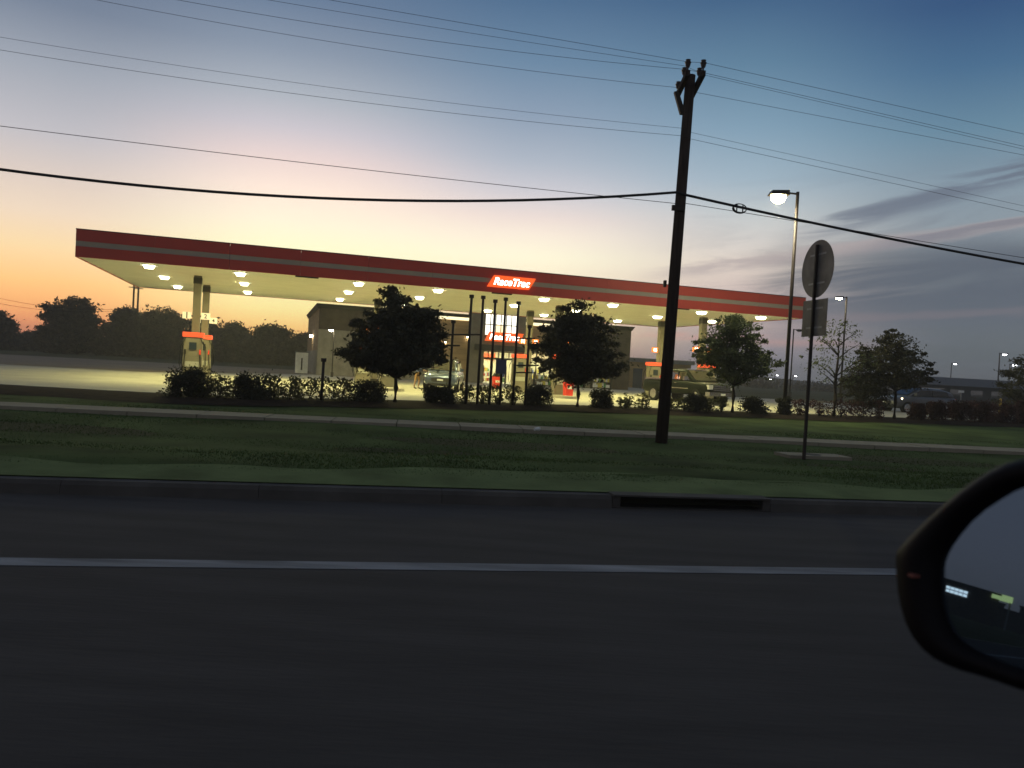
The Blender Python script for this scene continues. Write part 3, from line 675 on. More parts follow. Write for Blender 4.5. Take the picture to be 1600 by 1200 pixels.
# interior seen through the glass
inr = MB().box(9.0, 24.9, 5.0, 5.2, LOTZ, 3.4).build('interior_wall', mat('interior_cream', (.6, .54, .38), .9, .1), shop)
MB().box(9.0, 25.1, .3, 5.0, LOTZ+.003, LOTZ+.03).build('interior_floor', mat('interior_tile', (.4, .38, .33), .5, .3), shop)
MB().box(9.0, 25.1, .3, 5.0, 3.3, 3.38).build('interior_ceiling', white_m, shop)
inl_m = mat('interior_lamp', (.8, .8, .8), .4, .3, emit=(1, .9, .6), es=30)
for x in (14.5, 16, 18.5, 21, 23.5): MB().box(x-.5, x+.5, 1.2, 3.2, 3.22, 3.28).build('interior_lamp', inl_m, shop)
MB().box(14.2, 16.3, 4.8, 4.99, 2.3, 2.85).build('interior_banner', signr_l, shop)
MB().box(16.62, 17.6, -.52, -.46, 2.55, 2.85).build('red_plate', signr_l, shop)
pal = [mat('goods_%s' % n_, c_, .5, .3) for n_, c_ in (('red', (.5, .05, .04)), ('yellow', (.6, .5, .08)), ('green', (.1, .3, .1)), ('blue', (.08, .12, .35)), ('white', (.7, .7, .66)), ('brown', (.12, .08, .05)))]
for x in (14.0, 15.0, 16.1, 17.9, 19.6, 21.4, 23.2):
    sh = thing('shop_shelf', 'stocked shelf inside the lit shop, %s' % {14.0: 'at the left of the entrance doors', 15.0: 'behind the middle of the entrance doors', 16.1: 'at the right of the entrance doors', 17.9: 'just right of the entrance', 19.6: 'behind the left big window', 21.4: 'behind the middle of the big window', 23.2: 'behind the right end of the big window'}[x], 'shelf', SP+E1*x+E2*(2.3+.5*math.sin(x*3))+Vector((0, 0, LOTZ+.03)), CA, 'shelves inside the shop')
    fr = MB().box(-.42, -.38, -.2, .2, 0, 1.5).box(.38, .42, -.2, .2, 0, 1.5)
    for z in (.1, .55, 1.0): fr.box(-.379, .379, -.2, .2, z, z+.03)
    fr.build('rack', trim_m, sh)
    gd = MB()
    for z in (.131, .581, 1.031):
        xx = -.36
        while xx < .3:
            w_ = random.uniform(.06, .14); gd.cur = random.randrange(6); gd.box(xx, xx+w_, -.18, random.uniform(0, .15), z, z+random.uniform(.18, .36)); xx += w_+.012
    gd.build('goods', pal, sh)
# windows left and right of the entrance
for x0, x1, z0, z1, n_ in ((17.41, 25.2, .751, 3.199, 6), (5.21, 9.9, 1.001, 3.399, 3)):
    st = (x1-x0)/n_; wfm = MB()
    for k_ in range(n_+1): xx = min(max(x0+st*k_, x0+.04), x1-.04); wfm.box(xx-.04, xx+.04, .05, .15, z0, z1)
    wfr = wfm.build('window', trim_m, shop)
    MB().box(x0+.081, x1-.081, .06, .14, 2.3, 2.36).build('glazing_bar', trim_m, wfr)
    for k_ in range(n_): MB().box(x0+st*k_+.082, x0+st*(k_+1)-.042, .09, .11, z0, 2.299).build('pane', glass_s, wfr)
MB().box(5.21, 9.9, 1.0, 1.1, .9, 3.4).build('blind', grey_m, shop)
for x, z in ((12.38, 4.18), (13.9, 3.7), (20.6, 4.0), (10.4, 3.6), (24.4, 3.8)):
    so_ = MB().box(x-.08, x+.08, -.16, -.002-.45*(12.5 < x < 13.8), z-.12, z+.1).build('wall_lamp', trim_m, shop)
    MB().box(x-.06, x+.06, -.13-.45*(12.5 < x < 13.8), -.04-.45*(12.5 < x < 13.8), z-.16, z-.121).build('lens', sconce_l, so_)
wl_ = MB().box(-.3, -.042, 9.0, 9.3, 3.6, 3.8).build('wall_lamp', trim_m, shop); MB().box(-.28, -.06, 9.03, 9.27, 3.45, 3.599).build('lens', sconce_l, wl_)
# white enclosure at the left end
enc = thing('utility_cabinet', 'white utility cabinet against the left end wall of the shop', 'cabinet', SP+E1*-1.1+E2*3.0+Vector((0, 0, LOTZ)), CA)
MB().box(-.5, .5, -.5, .5, 0, 1.75).build('cabinet_body', white_m, enc); MB().box(-.06, .06, -.512, -.501, .3, 1.3).build('door_slot', trim_m, enc); MB().box(-.55, .55, -.55, .55, 1.752, 1.82).build('cabinet_top', grey_m, enc)
# patio goods by the right part of the front
for k_, (s_, lab) in enumerate(((19.2, 'low rack of bagged goods outside the shop, left of the tree trunk'), (22.0, 'low rack of goods outside the shop, right of the tree trunk'), (24.6, 'low rack of goods at the right end of the shop front'))):
    rk = thing('goods_rack', lab, 'rack', SP+E1*s_+E2*-.9+Vector((0, 0, LOTZ)), CA, 'racks outside the shop')
    fr = MB()
    for x in (-.95, .92): fr.box(x, x+.03, -.25, .25, 0, 1.2)
    for z in (.1, .6, 1.1): fr.box(-.919, .919, -.25, .25, z, z+.03)
    fr.build('rack_frame', trim_m, rk); gd = MB()
    for z in (.131, .631):
        xx = -.9
        while xx < .75: w_ = random.uniform(.1, .24); gd.cur = random.choice([1, 4, 4, 5, 2]); gd.box(xx, xx+w_, -.2, .2, z, z+random.uniform(.2, .4)); xx += w_+.02
    gd.build('goods', pal, rk)
# low flat roofed building behind on the right
lb = thing('low_outbuilding', 'low flat roofed outbuilding behind the right end of the shop', 'building', (at_x(984, 84)), CA)
MB().box(0, 7.5, 0, 6, .06, 3.0).build('wall', brown_m, lb); MB().box(-.3, 7.8, -.3, 6.3, 3.001, 3.45).build('roof', grey_m, lb)
MB().box(.4, 1.5, -.05, -.002, .1, 2.3).build('door', mat('blue_grey_door', (.06, .07, .09), .6, .3), lb)

# ------------------------------------------------------------------ steel posts
def post(label, px_, ytop, extra=()):
    p = bed(px_); p.y -= .25; zt = at_d(px_+4, ytop, p.y).z
    t = thing('steel_post', label, 'post', (p.x, p.y, .2), 0, 'tall steel posts in front of the shop'); hh = zt-.2
    MB().cyl((0, 0, 0), (0.02, 0, hh-.12), .05, .045, 10).build('shaft', steel_m, t, smooth=True)
    MB().cyl((0.02, 0, hh-.119), (0.02, 0, hh), .085, .085, 10).build('cap', steel_m, t)
    for (x0, x1, y) in extra:
        a_, b_ = at_d(x0, y, p.y), at_d(x1, y, p.y); a_ -= Vector((p.x, p.y, .2)); b_ -= Vector((p.x, p.y, .2)); a_.y = b_.y = -.07
        MB().cyl(a_, b_, .028, .028, 8).build('crossbar', steel_m, t)
    return t
post('leftmost steel post with two short crossbars, against the blue car', 705, 500, ((697, 719, 540), (700, 753, 523)))
post('steel post with thick cap, left edge of the entrance wall', 731, 460.5)
post('steel post with thick cap left of the lit tower window', 749, 462)
post('steel post crossing the left half of the lit tower window', 768, 468)
gp = post('steel post carrying a grey rectangular plate before the entrance', 784, 465)
a_ = at_d(783, 573, gp.location.y)
MB().box(-.2, .2, -.09, -.06, -.26, .26).build('plate', mat('grey_plate', (.12, .12, .15), .6, .3), gp, loc=(a_.x-gp.location.x, 0, a_.z-.2))
post('steel post right of the lit tower window', 804, 471)
post('rightmost steel post with three short crossbars', 823, 508, ((808, 836, 529), (805, 841, 571), (806, 832, 582)))
post('short dark steel stake in front of the stone base of the shop', 508, 560)

# ------------------------------------------------------------------ utility pole and wires
PB = at_z(1033, 690, .12); PTOP = at_d(1079, 118, PB.y)
up = thing('utility_pole', 'tall dark wooden utility pole standing beside the sidewalk', 'utility pole', PB)
tp = PTOP-PB
MB().cyl((0, 0, -.2), tp, .145, .115, 16).build('pole', wood_m, up, smooth=True)
AD = Vector((math.sin(R(3)), math.cos(R(3)), 0)); AX = Vector((AD.y, -AD.x, 0))
def arm(off, zc, half, nm='crossarm'):
    c_ = tp*(zc/tp.z)+AX*off
    m_ = MB().hexa([c_+AD*sgn*half+AX*a_+Vector((0, 0, b_)) for (sgn, a_, b_) in ((-1, -.05, -.06), (-1, .05, -.06), (1, .05, -.06), (1, -.05, -.06), (-1, -.05, .06), (-1, .05, .06), (1, .05, .06), (1, -.05, .06))])
    return m_.build(nm, wood_m, up)
zt = tp.z
ar1 = arm(-.17, zt-.22, .74); ar2 = arm(.17, zt-.22, .74)
def insul(off, n_, z):
    c_ = tp*(z/tp.z)+AX*off+AD*n_
    m_ = MB(); m_.cyl(c_, c_+Vector((0, 0, .10)), .022, .022, 8)
    for k_, r_ in enumerate((.06, .075, .06)): m_.cyl(c_+Vector((0, 0, .09+.055*k_)), c_+Vector((0, 0, .14+.055*k_)), r_*.7, r_, 12)
    m_.build('insulator', cer_m, up, smooth=False)
for off in (-.17, .17):
    for n_ in (-.66, -.2, .66): insul(off, n_, zt-.16)
MB().hexa([tp*((zt-.9)/zt)+Vector(v) for v in ((-.17, -.06, 0), (-.05, -.06, 0), (-.05, .06, 0), (-.17, .06, 0), (-.34, -.06, .5), (-.24, -.06, .5), (-.24, .06, .5), (-.34, .06, .5))]).build('brace', steel_m, up)
MB().box(-.16, -.10, -.06, .06, 3.6, 3.75).build('clamp', steel_m, up); MB().box(-.1, .19, -.19, -.10, 5.35, 5.47).build('clamp', steel_m, up)
nP = PB.dot(NN)
def on_plane(x, y, n_):
    r = ray(x, y); d = n_/r.dot(NN); return Vector((0, 0, H))+r*d
def wire(label, left, right, rad, dn=0.0):
    pts = []
    for p_ in left+right: pts.append(on_plane(*p_, nP+dn))
    L_ = [on_plane(*p_, nP+dn) for p_ in left]; R_ = [on_plane(*p_, nP+dn) for p_ in right]
    def fit(P_, u_end, n):
        uu = np.array([p.dot(U) for p in P_]); zz = np.array([p.z for p in P_]); cf = np.polyfit(uu, zz, min(2, len(uu)-1))
        if len(cf) == 3 and cf[0] < 0: cf = np.polyfit(uu, zz, 1)
        at = uu[-1] if u_end < uu[-1] and u_end < uu[0] else uu[0]
        a0 = P_[-1].dot(U) if u_end < 0 else P_[0].dot(U)
        return [(u_, float(np.polyval(cf, u_))) for u_ in np.linspace(u_end, a0, n)]
    A_ = fit(L_, min(p.dot(U) for p in L_)-14, 40); B_ = fit(R_, max(p.dot(U) for p in R_)+14, 40)
    allp = A_+B_[::-1]
    P3 = [un(u_, nP+dn, z) for u_, z in allp]
    o = MB().tube(P3, rad, 6).build('overhead_wire', cable_m, smooth=True)
    return tag(o, label, 'wire', 'wires on the utility pole')
wire('topmost overhead wire, tied to the top insulator of the wooden pole', [(515, 0), (760, 42), (1076, 97)], [(1100, 98), (1140, 107), (1530, 192), (1600, 211)], .0042, -.3)
wire('second overhead wire from the top, on the crossarm of the wooden pole', [(270, 0), (400, 19), (760, 76), (1070, 108)], [(1104, 113), (1140, 125), (1530, 211), (1600, 230)], .0042, 0)
wire('third overhead wire from the top, at the low end of the crossarm', [(150, 0), (400, 45), (760, 102), (1062, 137)], [(1088, 145), (1140, 154), (1530, 227), (1600, 244)], .0042, .6)
wire('fourth overhead wire from the top, fixed below the crossarms', [(0, 78), (400, 138), (760, 183), (1064, 212)], [(1080, 217), (1140, 231), (1530, 314), (1600, 333)], .0042, -.14)
wire('thick black communication cable sagging across the sky', [(0, 265), (400, 303), (760, 315), (1058, 300)], [(1072, 304), (1140, 321), (1530, 399), (1600, 413)], .031, -.16)
wire('thin wire running close to the thick black cable', [(0, 197), (400, 245), (760, 287), (1058, 318)], [(1072, 317), (1140, 330), (1530, 390), (1600, 404)], .007, -.12)
wire('faint higher wire on the far side of the wooden pole', [(420, 0), (700, 46), (1070, 103)], [(1104, 118), (1530, 216), (1600, 234)], .004, .9)
wire('faint wire just above the fourth overhead wire', [(0, 58), (400, 120), (760, 168), (1064, 200)], [(1080, 207), (1530, 306), (1600, 322)], .0035, -.1)
cc = on_plane(1156, 325, nP-.16)
cl_ = MB()
for k_ in range(3):
    cl_.tube([cc+U*(.155+.01*k_)*math.cos(a_)+Vector((0, 0, -.01+(.10+.006*k_)*math.sin(a_)))+NN*(.02*k_-.02) for a_ in [2*math.pi*j/22 for j in range(23)]], .011, 5)
for s_ in (-.07, .07): cl_.box(cc.x+s_-.01, cc.x+s_+.01, cc.y-.02, cc.y+.02, cc.z-.09, cc.z+.08)
tag(cl_.build('cable_coil', cable_m), 'small spare loop of cable hanging on the thick black cable', 'cable coil')

# far brown poles behind the canopy corner
for k_, (x, yt, lab) in enumerate(((205, 448, 'far brown pole, left one of two behind the canopy corner'), (212, 450, 'far brown pole with crossarm, right one of two behind the canopy corner'))):
    d = 138; b0 = at_x(x, d); b0.z = .06; t = thing('far_pole', lab, 'utility pole', b0, 0, 'far poles by the side street'); h = at_d(x, yt-6, d).z
    MB().cyl((0, 0, 0), (.05, 0, h), .22, .16, 8).build('pole', mat('far_pole_wood', (.12, .06, .035), .95, .1), t)
    MB().box(-.9, .9, -.05, .05, h-.9, h-.75).build('crossarm', MATS['far_pole_wood'], t)
for k_, (y0, y1, lab) in enumerate(((456, 482, 'thin far wire, upper one left of the largest far tree'), (466, 484, 'thin far wire, lower one left of the largest far tree'))):
    A_ = at_d(-60, y0-6, 95); B_ = at_d(206, y1, 95)
    o = MB().tube([A_.lerp(B_, k2/14)-Vector((0, 0, 1.0*(4*(k2/14)*(1-k2/14)))) for k2 in range(15)], .02, 5).build('overhead_wire', cable_m); tag(o, lab, 'wire', 'far wires')

# ------------------------------------------------------------------ lamp posts
def lamp_post(label, px_, d, yhead, side, head_px, em, r=.075, name='lamp_post', sz=1.0, zb=.2, group='lamp posts of the forecourt', lean=0):
    b0 = at_x(px_, d); b0.z = zb; hz = at_d(px_, yhead, d).z-zb
    t = thing(name, label, 'lamp post', b0, 0, group)
    MB().cyl((0, 0, 0), (lean, 0, hz+.15*sz), r, r*.8, 10).build('pole', steel_m, t, smooth=True)
    MB().cyl((0, 0, -.02), (0, 0, .5*min(1, sz)), r*2.6, r*2.6, 12).build('base', kerb_m, t)
    hx = side*.62*sz+lean
    MB().cyl((lean, 0, hz+.08*sz), (hx*.5+lean*.5, 0, hz+.1*sz), .035*sz, .03*sz, 8).build('arm', steel_m, t)
    hd = MB().hexa([(hx-.34*sz, -.2*sz, hz), (hx+.3*sz, -.2*sz, hz), (hx+.3*sz, .2*sz, hz), (hx-.34*sz, .2*sz, hz), (hx-.26*sz, -.15*sz, hz+.14*sz), (hx+.3*sz, -.15*sz, hz+.17*sz), (hx+.3*sz, .15*sz, hz+.17*sz), (hx-.26*sz, .15*sz, hz+.14*sz)]).build('lamp_head', steel_m, t)
    dp = .26 if em is street_l else .12
    MB().rings([[(hx-.02*sz+.25*sz*k3*math.cos(a3), .19*sz*k3*math.sin(a3), hz-.002-dp*sz*z3) for a3 in [2*math.pi*i3/16 for i3 in range(16)]] for z3, k3 in ((0, 1), (.4, .98), (.75, .8), (1, .35))]).build('lens', em, hd)
    if em is street_l:
        ld2 = bpy.data.lights.new('bulb', 'AREA'); ld2.shape = 'DISK'; ld2.size = .3; ld2.energy = 420; ld2.color = (1, .93, .62)
        lb2 = bpy.data.objects.new('bulb', ld2); COL.objects.link(lb2); lb2.parent = hd; lb2.location = (hx-.02*sz, 0, hz-dp*sz-.01)
    return t
b0 = bed(1229)
lamp_post('tall near lamp post with bright lamp, left of the round sign', 1228, b0.y, 306, -1, None, street_l, .085, sz=1.3)
lamp_post('middle lamp post with lit lamp behind the sparse tree', 1314, 66, 466, -1, None, mat('mid_lamp_lens', (.8, .8, .7), .4, .3, emit=(1, .93, .62), es=120), .09)
lamp_post('slim unlit lamp post right behind the tall near lamp post', 1235, 82, 516, 1, None, grey_m, .08)
lamp_post('small lamp post in front of the stone left wall of the shop', 520, 58, 516, -.5, None, sconce_l, .04, sz=.7)
lamp_post('lamp post on the far car park left of the right edge tree', 1558, 150, 553, 1, None, far_l, .14, sz=1.6, zb=.06, group='lamp posts of the far car park')
for k_, (x, y, d, lab) in enumerate(((1160, 591, 210, 'far small lamp just right of the lamp lit young tree'), (1198, 592, 190, 'far small lamp midway between the lit tree and the tall lamp post'), (1210, 586, 240, 'far small lamp just left of the tall lamp post'), (1238, 587, 200, 'far small lamp just right of the tall lamp post'), (1484, 568, 170, 'far lamp standing alone above the roof of the grey car'), (1510, 594, 230, 'far small lamp near the dark shelter roof'), (1530, 598, 160, 'far bright lamp under the dark shelter roof'), (1522, 603, 220, 'far small lamp below the dark shelter roof'), (1575, 570, 130, 'far flat white lamp touching the right edge tree'))):
    lamp_post(lab, x, d, y, 1, None, far_l, .1, name='far_lamp', sz=1.3+.5*(x == 1530), zb=.06, group='far lamps on the horizon')

# ------------------------------------------------------------------ round sign seen from behind
SB = at_z(1256, 716, .1); k_ = SB.y
sg = thing('road_sign', 'back of a round sign above a rectangular plate on one thin post', 'road sign', SB, RA-R(90))
# local x runs along -NN.. the sign faces +U, its back faces the camera side
zc = at_d(1274, 420, k_).z-SB.z; zr = at_d(1274, 497, k_).z-SB.z
MB().box(-.02, .02, -.03, .03, -.1, zc+.5).build('post', steel_m, sg)
MB().cyl((0, .034, zc), (0, .040, zc), .60, .60, 40).build('round_plate', signback_m, sg)
MB().box(-.46, .46, .034, .040, zr-.38, zr+.38).build('rectangular_plate', signback_m, sg)
for z in (zc-.3, zc+.3, zr-.2, zr+.2): MB().box(-.3, .3, .031, .0335, z-.02, z+.02).build('rail', galv_m, sg)
pad = at_z(1268, 713, .1)
pd = thing('concrete_lid', 'pale concrete lid set in the grass below the round sign', 'utility lid', (pad.x, pad.y, .08), RA)
MB().box(-.7, .75, -.32, .32, -.1, .06).build('lid_slab', walk_m, pd); MB().cyl((0, 0, .0605), (0, 0, .066), .2, .2, 16).build('cover', kerb_m, pd)
cp = at_z(838, 673, .21)
ct = thing('paper_cup', 'small white paper cup lying at the sidewalk edge', 'litter', (cp.x, cp.y, .2), .6)
MB().cyl((-.05, 0, .045), (.08, .02, .05), .034, .045, 10).build('cup_body', white_m, ct); MB().cyl((.081, .02, .05), (.095, .022, .05), .05, .047, 10).build('cup_lid', white_m, ct)

# ------------------------------------------------------------------ vehicles
def sup(x, zb, zt_, w_, e=4.5, n=20):
    out = []
    for k2 in range(n):
        a2 = 2*math.pi*(k2+.5)/n; cx_, sy_ = math.cos(a2), math.sin(a2)
        out.append((x, w_*math.copysign(abs(cx_)**(2/e), cx_), (zb+zt_)/2+(zt_-zb)/2*math.copysign(abs(sy_)**(2/e), sy_)))
    return out
def wheel(t, x, y, r=.36):
    w_ = MB().cyl((x, y-.12, r), (x, y+.12, r), r, r, 22).build('wheel', rubber_m, t, smooth=False)
    sgn = 1 if y > 0 else -1
    MB().cyl((x, y+sgn*.121, r), (x, y+sgn*.135, r), r*.66, r*.62, 16).build('rim', chrome_m, w_)
def quad(pts, th, name, m, parent):
    a2, b2, c2, d2 = [Vector(p) for p in pts]; nn2 = (b2-a2).cross(c2-a2).normalized()*th
    return MB().hexa([a2, b2, c2, d2, a2+nn2, b2+nn2, c2+nn2, d2+nn2]).build(name, m, parent)
def suv(name, label, loc, head, paint, lights_on=False, s=1.0, cat='car', low=0):
    gl = glass_f if lights_on else glass_d
    t = thing(name, label, cat, loc, head); t.scale = (s, s, s)
    MB().rings([sup(*a2) for a2 in ((-2.25, .45, 1.0, .8), (-2.15, .32, 1.1, .9), (-1, .27, 1.13, .94), (.6, .27, 1.12, .94), (1.4, .28, 1.06, .93), (1.95, .3, .98, .9), (2.18, .36, .88, .84), (2.26, .42, .76, .74))]).build('body', paint, t, smooth=True)
    MB().rings([sup(*a2) for a2 in ((-2.12, .9, 1.25, .72), (-1.95, .9, 1.56-low, .7), (-1.3, .9, 1.7-low, .7), (-.5, .9, 1.73-low, .7), (.2, .9, 1.69-low, .69), (.62, .9, 1.46-low*.6, .71), (1.25, .9, 1.09, .74))]).build('cabin', paint, t, smooth=True)
    zt2 = 1.66-low
    quad(((1.24, -.66, 1.13), (1.24, .66, 1.13), (.36, .56, zt2), (.36, -.56, zt2)), .02, 'windshield', gl, t)
    for sg_ in (-1, 1):
        quad(((.95, sg_*.775, 1.14), (-.45, sg_*.775, 1.14), (-.45, sg_*.72, 1.58-low), (.35, sg_*.72, 1.58-low)), -.02*sg_, 'side_window', gl, t)
        quad(((-.55, sg_*.775, 1.14), (-1.75, sg_*.775, 1.14), (-1.6, sg_*.72, 1.54-low), (-.55, sg_*.72, 1.58-low)), -.02*sg_, 'side_window', gl, t)
        hl = MB().hexa([(2.0, sg_*.50, .72), (2.2, sg_*.50, .74), (1.78, sg_*.90, .76), (1.7, sg_*.86, .76), (2.0, sg_*.50, .86), (2.16, sg_*.50, .86), (1.74, sg_*.90, .93), (1.7, sg_*.86, .93)]).build('headlight', head_l if lights_on else lampglass_m, t)
        MB().box(1.95, 2.2, sg_*.72-.12, sg_*.72+.12, .45, .53).build('fog_light', lampglass_m, t)
        mr = MB().box(.75, .93, sg_*1.0-.1, sg_*1.0+.1, 1.1, 1.26).build('mirror', paint, t)
        for x in (-1.38, 1.38): wheel(t, x, sg_*.83)
        MB().box(-2.27, -2.18, sg_*.62-.14, sg_*.62+.14, .86, 1.02).build('tail_light', redp_m, t)
    MB().box(2.1, 2.285, -.46, .46, .52, .72).build('grille', trim_m, t); MB().box(2.1, 2.27, -.6, .6, .36, .44).build('lower_grille', trim_m, t)
    MB().box(2.286, 2.295, -.16, .16, .58, .67).build('license_plate', white_m, t)
    for sg_ in (-1, 1): MB().box(-1.5, .1, sg_*.6-.02, sg_*.6+.02, 1.725-low, 1.76-low).build('roof_rail', chrome_m, t)
    return t
paint_bl = mat('slate_blue_paint', (.10, .125, .18), .25, .5, metal=.5, var=.04)
paint_dk = mat('dark_grey_paint', (.008, .011, .008), .4, .05, metal=0, var=.04)
paint_gr = mat('grey_paint', (.11, .115, .125), .3, .5, metal=.5, var=.04)
cp = at_x(696, 42.5); cp.z = LOTZ
suv('car', 'slate blue crossover parked facing the road beside a pump', cp, R(-90-1), paint_bl)
cg = at_x(1432, 50); cg.z = .1
suv('car', 'grey car with headlights on, driving left behind the reddish hedge', cg, R(180+14), paint_gr, True, s=1.05, low=.12)
# pickup
def pickup(label, loc, head):
    t = thing('pickup_truck', label, 'pickup truck', loc, head)
    MB().rings([sup(*a2, 6) for a2 in ((-2.9, .55, 1.2, .93), (-2.8, .5, 1.28, .98), (-.8, .5, 1.3, .99), (1.2, .5, 1.28, .99), (1.7, .52, 1.26, .98), (2.6, .55, 1.2, .96), (2.85, .6, 1.14, .93), (2.92, .66, 1.06, .88))]).build('body', paint_dk, t, smooth=True)
    MB().rings([sup(*a2, 6) for a2 in ((-.75, 1.0, 1.8, .82), (-.68, 1.0, 1.9, .82), (-.2, 1.0, 1.94, .81), (.7, 1.0, 1.92, .8), (1.05, 1.0, 1.72, .82), (1.75, 1.0, 1.27, .88))]).build('cab', paint_dk, t, smooth=True)
    MB().box(-2.75, -.85, -.8, .8, 1.2, 1.306).build('bed_floor', black_m, t)
    quad(((1.72, -.78, 1.32), (1.72, .78, 1.32), (.85, .66, 1.87), (.85, -.66, 1.87)), .02, 'windshield', glass_d, t)
    for sg_ in (-1, 1):
        MB().box(-2.8, -.85, sg_*.9-.07, sg_*.9+.07, 1.27, 1.36).build('bed_rail', chrome_m, t)
        quad(((1.3, sg_*.90, 1.32), (.32, sg_*.90, 1.32), (.32, sg_*.83, 1.78), (.85, sg_*.83, 1.78)), -.02*sg_, 'side_window', glass_d, t)
        quad(((.22, sg_*.90, 1.32), (-.6, sg_*.90, 1.32), (-.6, sg_*.83, 1.76), (.22, sg_*.83, 1.78)), -.02*sg_, 'side_window', glass_d, t)
        MB().box(-.6, 1.3, sg_*1.005-.012, sg_*1.005+.012, .82, .88).build('door_trim', chrome_m, t)
        for x in (.1, -.75): MB().box(x, x+.2, sg_*1.0-.02, sg_*1.0+.03, 1.12, 1.16).build('door_handle', chrome_m, t)
        MB().box(2.74, 2.93, sg_*.78-.15, sg_*.78+.15, .88, 1.12).build('headlight', lampglass_m, t)
        mr = MB().box(1.15, 1.3, sg_*1.16-.12, sg_*1.16+.12, 1.3, 1.52).build('mirror', chrome_m, t)
        for x in (-1.85, 1.9): wheel(t, x, sg_*.87, .42)
    gr = MB().box(2.8, 2.935, -.6, .6, .8, 1.12).build('grille', trim_m, t)
    for z in (.84, .95, 1.06): MB().box(2.936, 2.955, -.58, .58, z-.025, z+.025).build('bar', chrome_m, gr)
    MB().box(2.7, 3.05, -.95, .95, .52, .74).build('bumper', chrome_m, t); MB().box(3.051, 3.06, -.16, .16, .57, .68).build('license_plate', white_m, t)
    MB().rings([sup(.86, 1.905, 1.945, .7, 3), sup(.7, 1.92, 1.962, .7, 3)]).build('roof_visor', chrome_m, t)
    return t
tp_ = at_x(1074, 44.5); tp_.z = LOTZ
pickup('dark pickup truck facing right, parked behind the utility pole', tp_, R(-63))

# person leaning to the car
def person(label, loc, rz):
    J = {'pelvis': (0, 0, .90), 'spine': (.10, 0, 1.10), 'chest': (.24, 0, 1.27), 'neck': (.36, 0, 1.39), 'head': (.45, 0, 1.48), 'crown': (.49, 0, 1.60)}
    Rr = {'pelvis': .145, 'spine': .135, 'chest': .15, 'neck': .06, 'head': .085, 'crown': .075}
    E_ = [('pelvis', 'spine'), ('spine', 'chest'), ('chest', 'neck'), ('neck', 'head'), ('head', 'crown')]
    for sd_, s_, kf in (('l', 1, .10), ('r', -1, -.06)):
        for nm_, p_, r_ in (('hip', (0, .09*s_, .86), .10), ('knee', (kf, .10*s_, .48), .06), ('ankle', (kf-.06, .10*s_, .09), .042), ('toe', (kf+.12, .11*s_, .04), .035),
                            ('shoulder', (.27, .19*s_, 1.29), .07), ('elbow', (.42 if s_ < 0 else .35, .25*s_, 1.06), .045), ('wrist', (.66 if s_ < 0 else .56, .2*s_, 1.0), .033), ('hand', (.75 if s_ < 0 else .64, .19*s_, .98), .036)):
            J[nm_+sd_] = p_; Rr[nm_+sd_] = r_
        E_ += [('pelvis', 'hip'+sd_), ('hip'+sd_, 'knee'+sd_), ('knee'+sd_, 'ankle'+sd_), ('ankle'+sd_, 'toe'+sd_), ('chest', 'shoulder'+sd_), ('shoulder'+sd_, 'elbow'+sd_), ('elbow'+sd_, 'wrist'+sd_), ('wrist'+sd_, 'hand'+sd_)]
        for q_ in range(4):
            hx, hy, hz_ = J['hand'+sd_]; nm_ = 'finger%d%s' % (q_, sd_); J[nm_] = (hx+.075-.008*abs(q_-1.5), hy+(q_-1.5)*.02, hz_-.03); Rr[nm_] = .009; E_.append(('hand'+sd_, nm_))
        J['thumb'+sd_] = (hx+.02, hy-.05*s_, hz_+.01); Rr['thumb'+sd_] = .011; E_.append(('hand'+sd_, 'thumb'+sd_))
    keys = list(J); me = bpy.data.meshes.new('body'); me.from_pydata([J[k2] for k2 in keys], [(keys.index(a2), keys.index(b2)) for a2, b2 in E_], [])
    o = bpy.data.objects.new('body', me); COL.objects.link(o)
    md = o.modifiers.new('skin', 'SKIN'); sk = me.skin_vertices[0].data
    for i2, k2 in enumerate(keys): sk[i2].radius = (Rr[k2], Rr[k2]); sk[i2].use_root = k2 == 'pelvis'
    sb = o.modifiers.new('sub', 'SUBSURF'); sb.levels = 2; sb.render_levels = 2
    dg = bpy.context.evaluated_depsgraph_get(); m2 = bpy.data.meshes.new_from_object(o.evaluated_get(dg)); bpy.data.objects.remove(o)
    m2.materials.clear()
    for mm in (mat('skin', (.42, .26, .18), .6, .3), mat('blue_shirt', (.10, .13, .26), .9, .1), mat('tan_shorts', (.34, .2, .09), .9, .1), mat('dark_shoes', (.05, .05, .05), .7, .2), mat('dark_hair', (.02, .016, .012), .8, .2)): m2.materials.append(mm)
    for p in m2.polygons:
        c_ = p.center; ix = 0
        if c_.z < .1: ix = 3
        elif c_.z < .5: ix = 0
        elif c_.z < .96 and c_.x < .35: ix = 2
        elif c_.z < 1.37 and c_.x < .46 and not (c_.z < 1.12 and c_.x > .36): ix = 1
        elif c_.z > 1.53 or (c_.z > 1.42 and c_.x < .42): ix = 4
        p.material_index = ix; p.use_smooth = True
    t = thing('person', label, 'person', loc, rz)
    b2 = bpy.data.objects.new('body', m2); COL.objects.link(b2); b2.parent = t
    for s_ in (-1, 1): MB().cyl((.532, .032*s_, 1.535), (.548, .034*s_, 1.535), .011, .008, 8).build('eye', trim_m, t)
    MB().hexa([(.53, -.012, 1.48), (.56, -.014, 1.485), (.56, .014, 1.485), (.53, .012, 1.48), (.53, -.006, 1.53), (.537, -.006, 1.53), (.537, .006, 1.53), (.53, .006, 1.53)]).build('nose', MATS['skin'], t)
    return t
pp = at_x(653, 42.3); pp.z = LOTZ
person('person in blue shirt and tan shorts leaning towards the blue car', pp, R(-12))

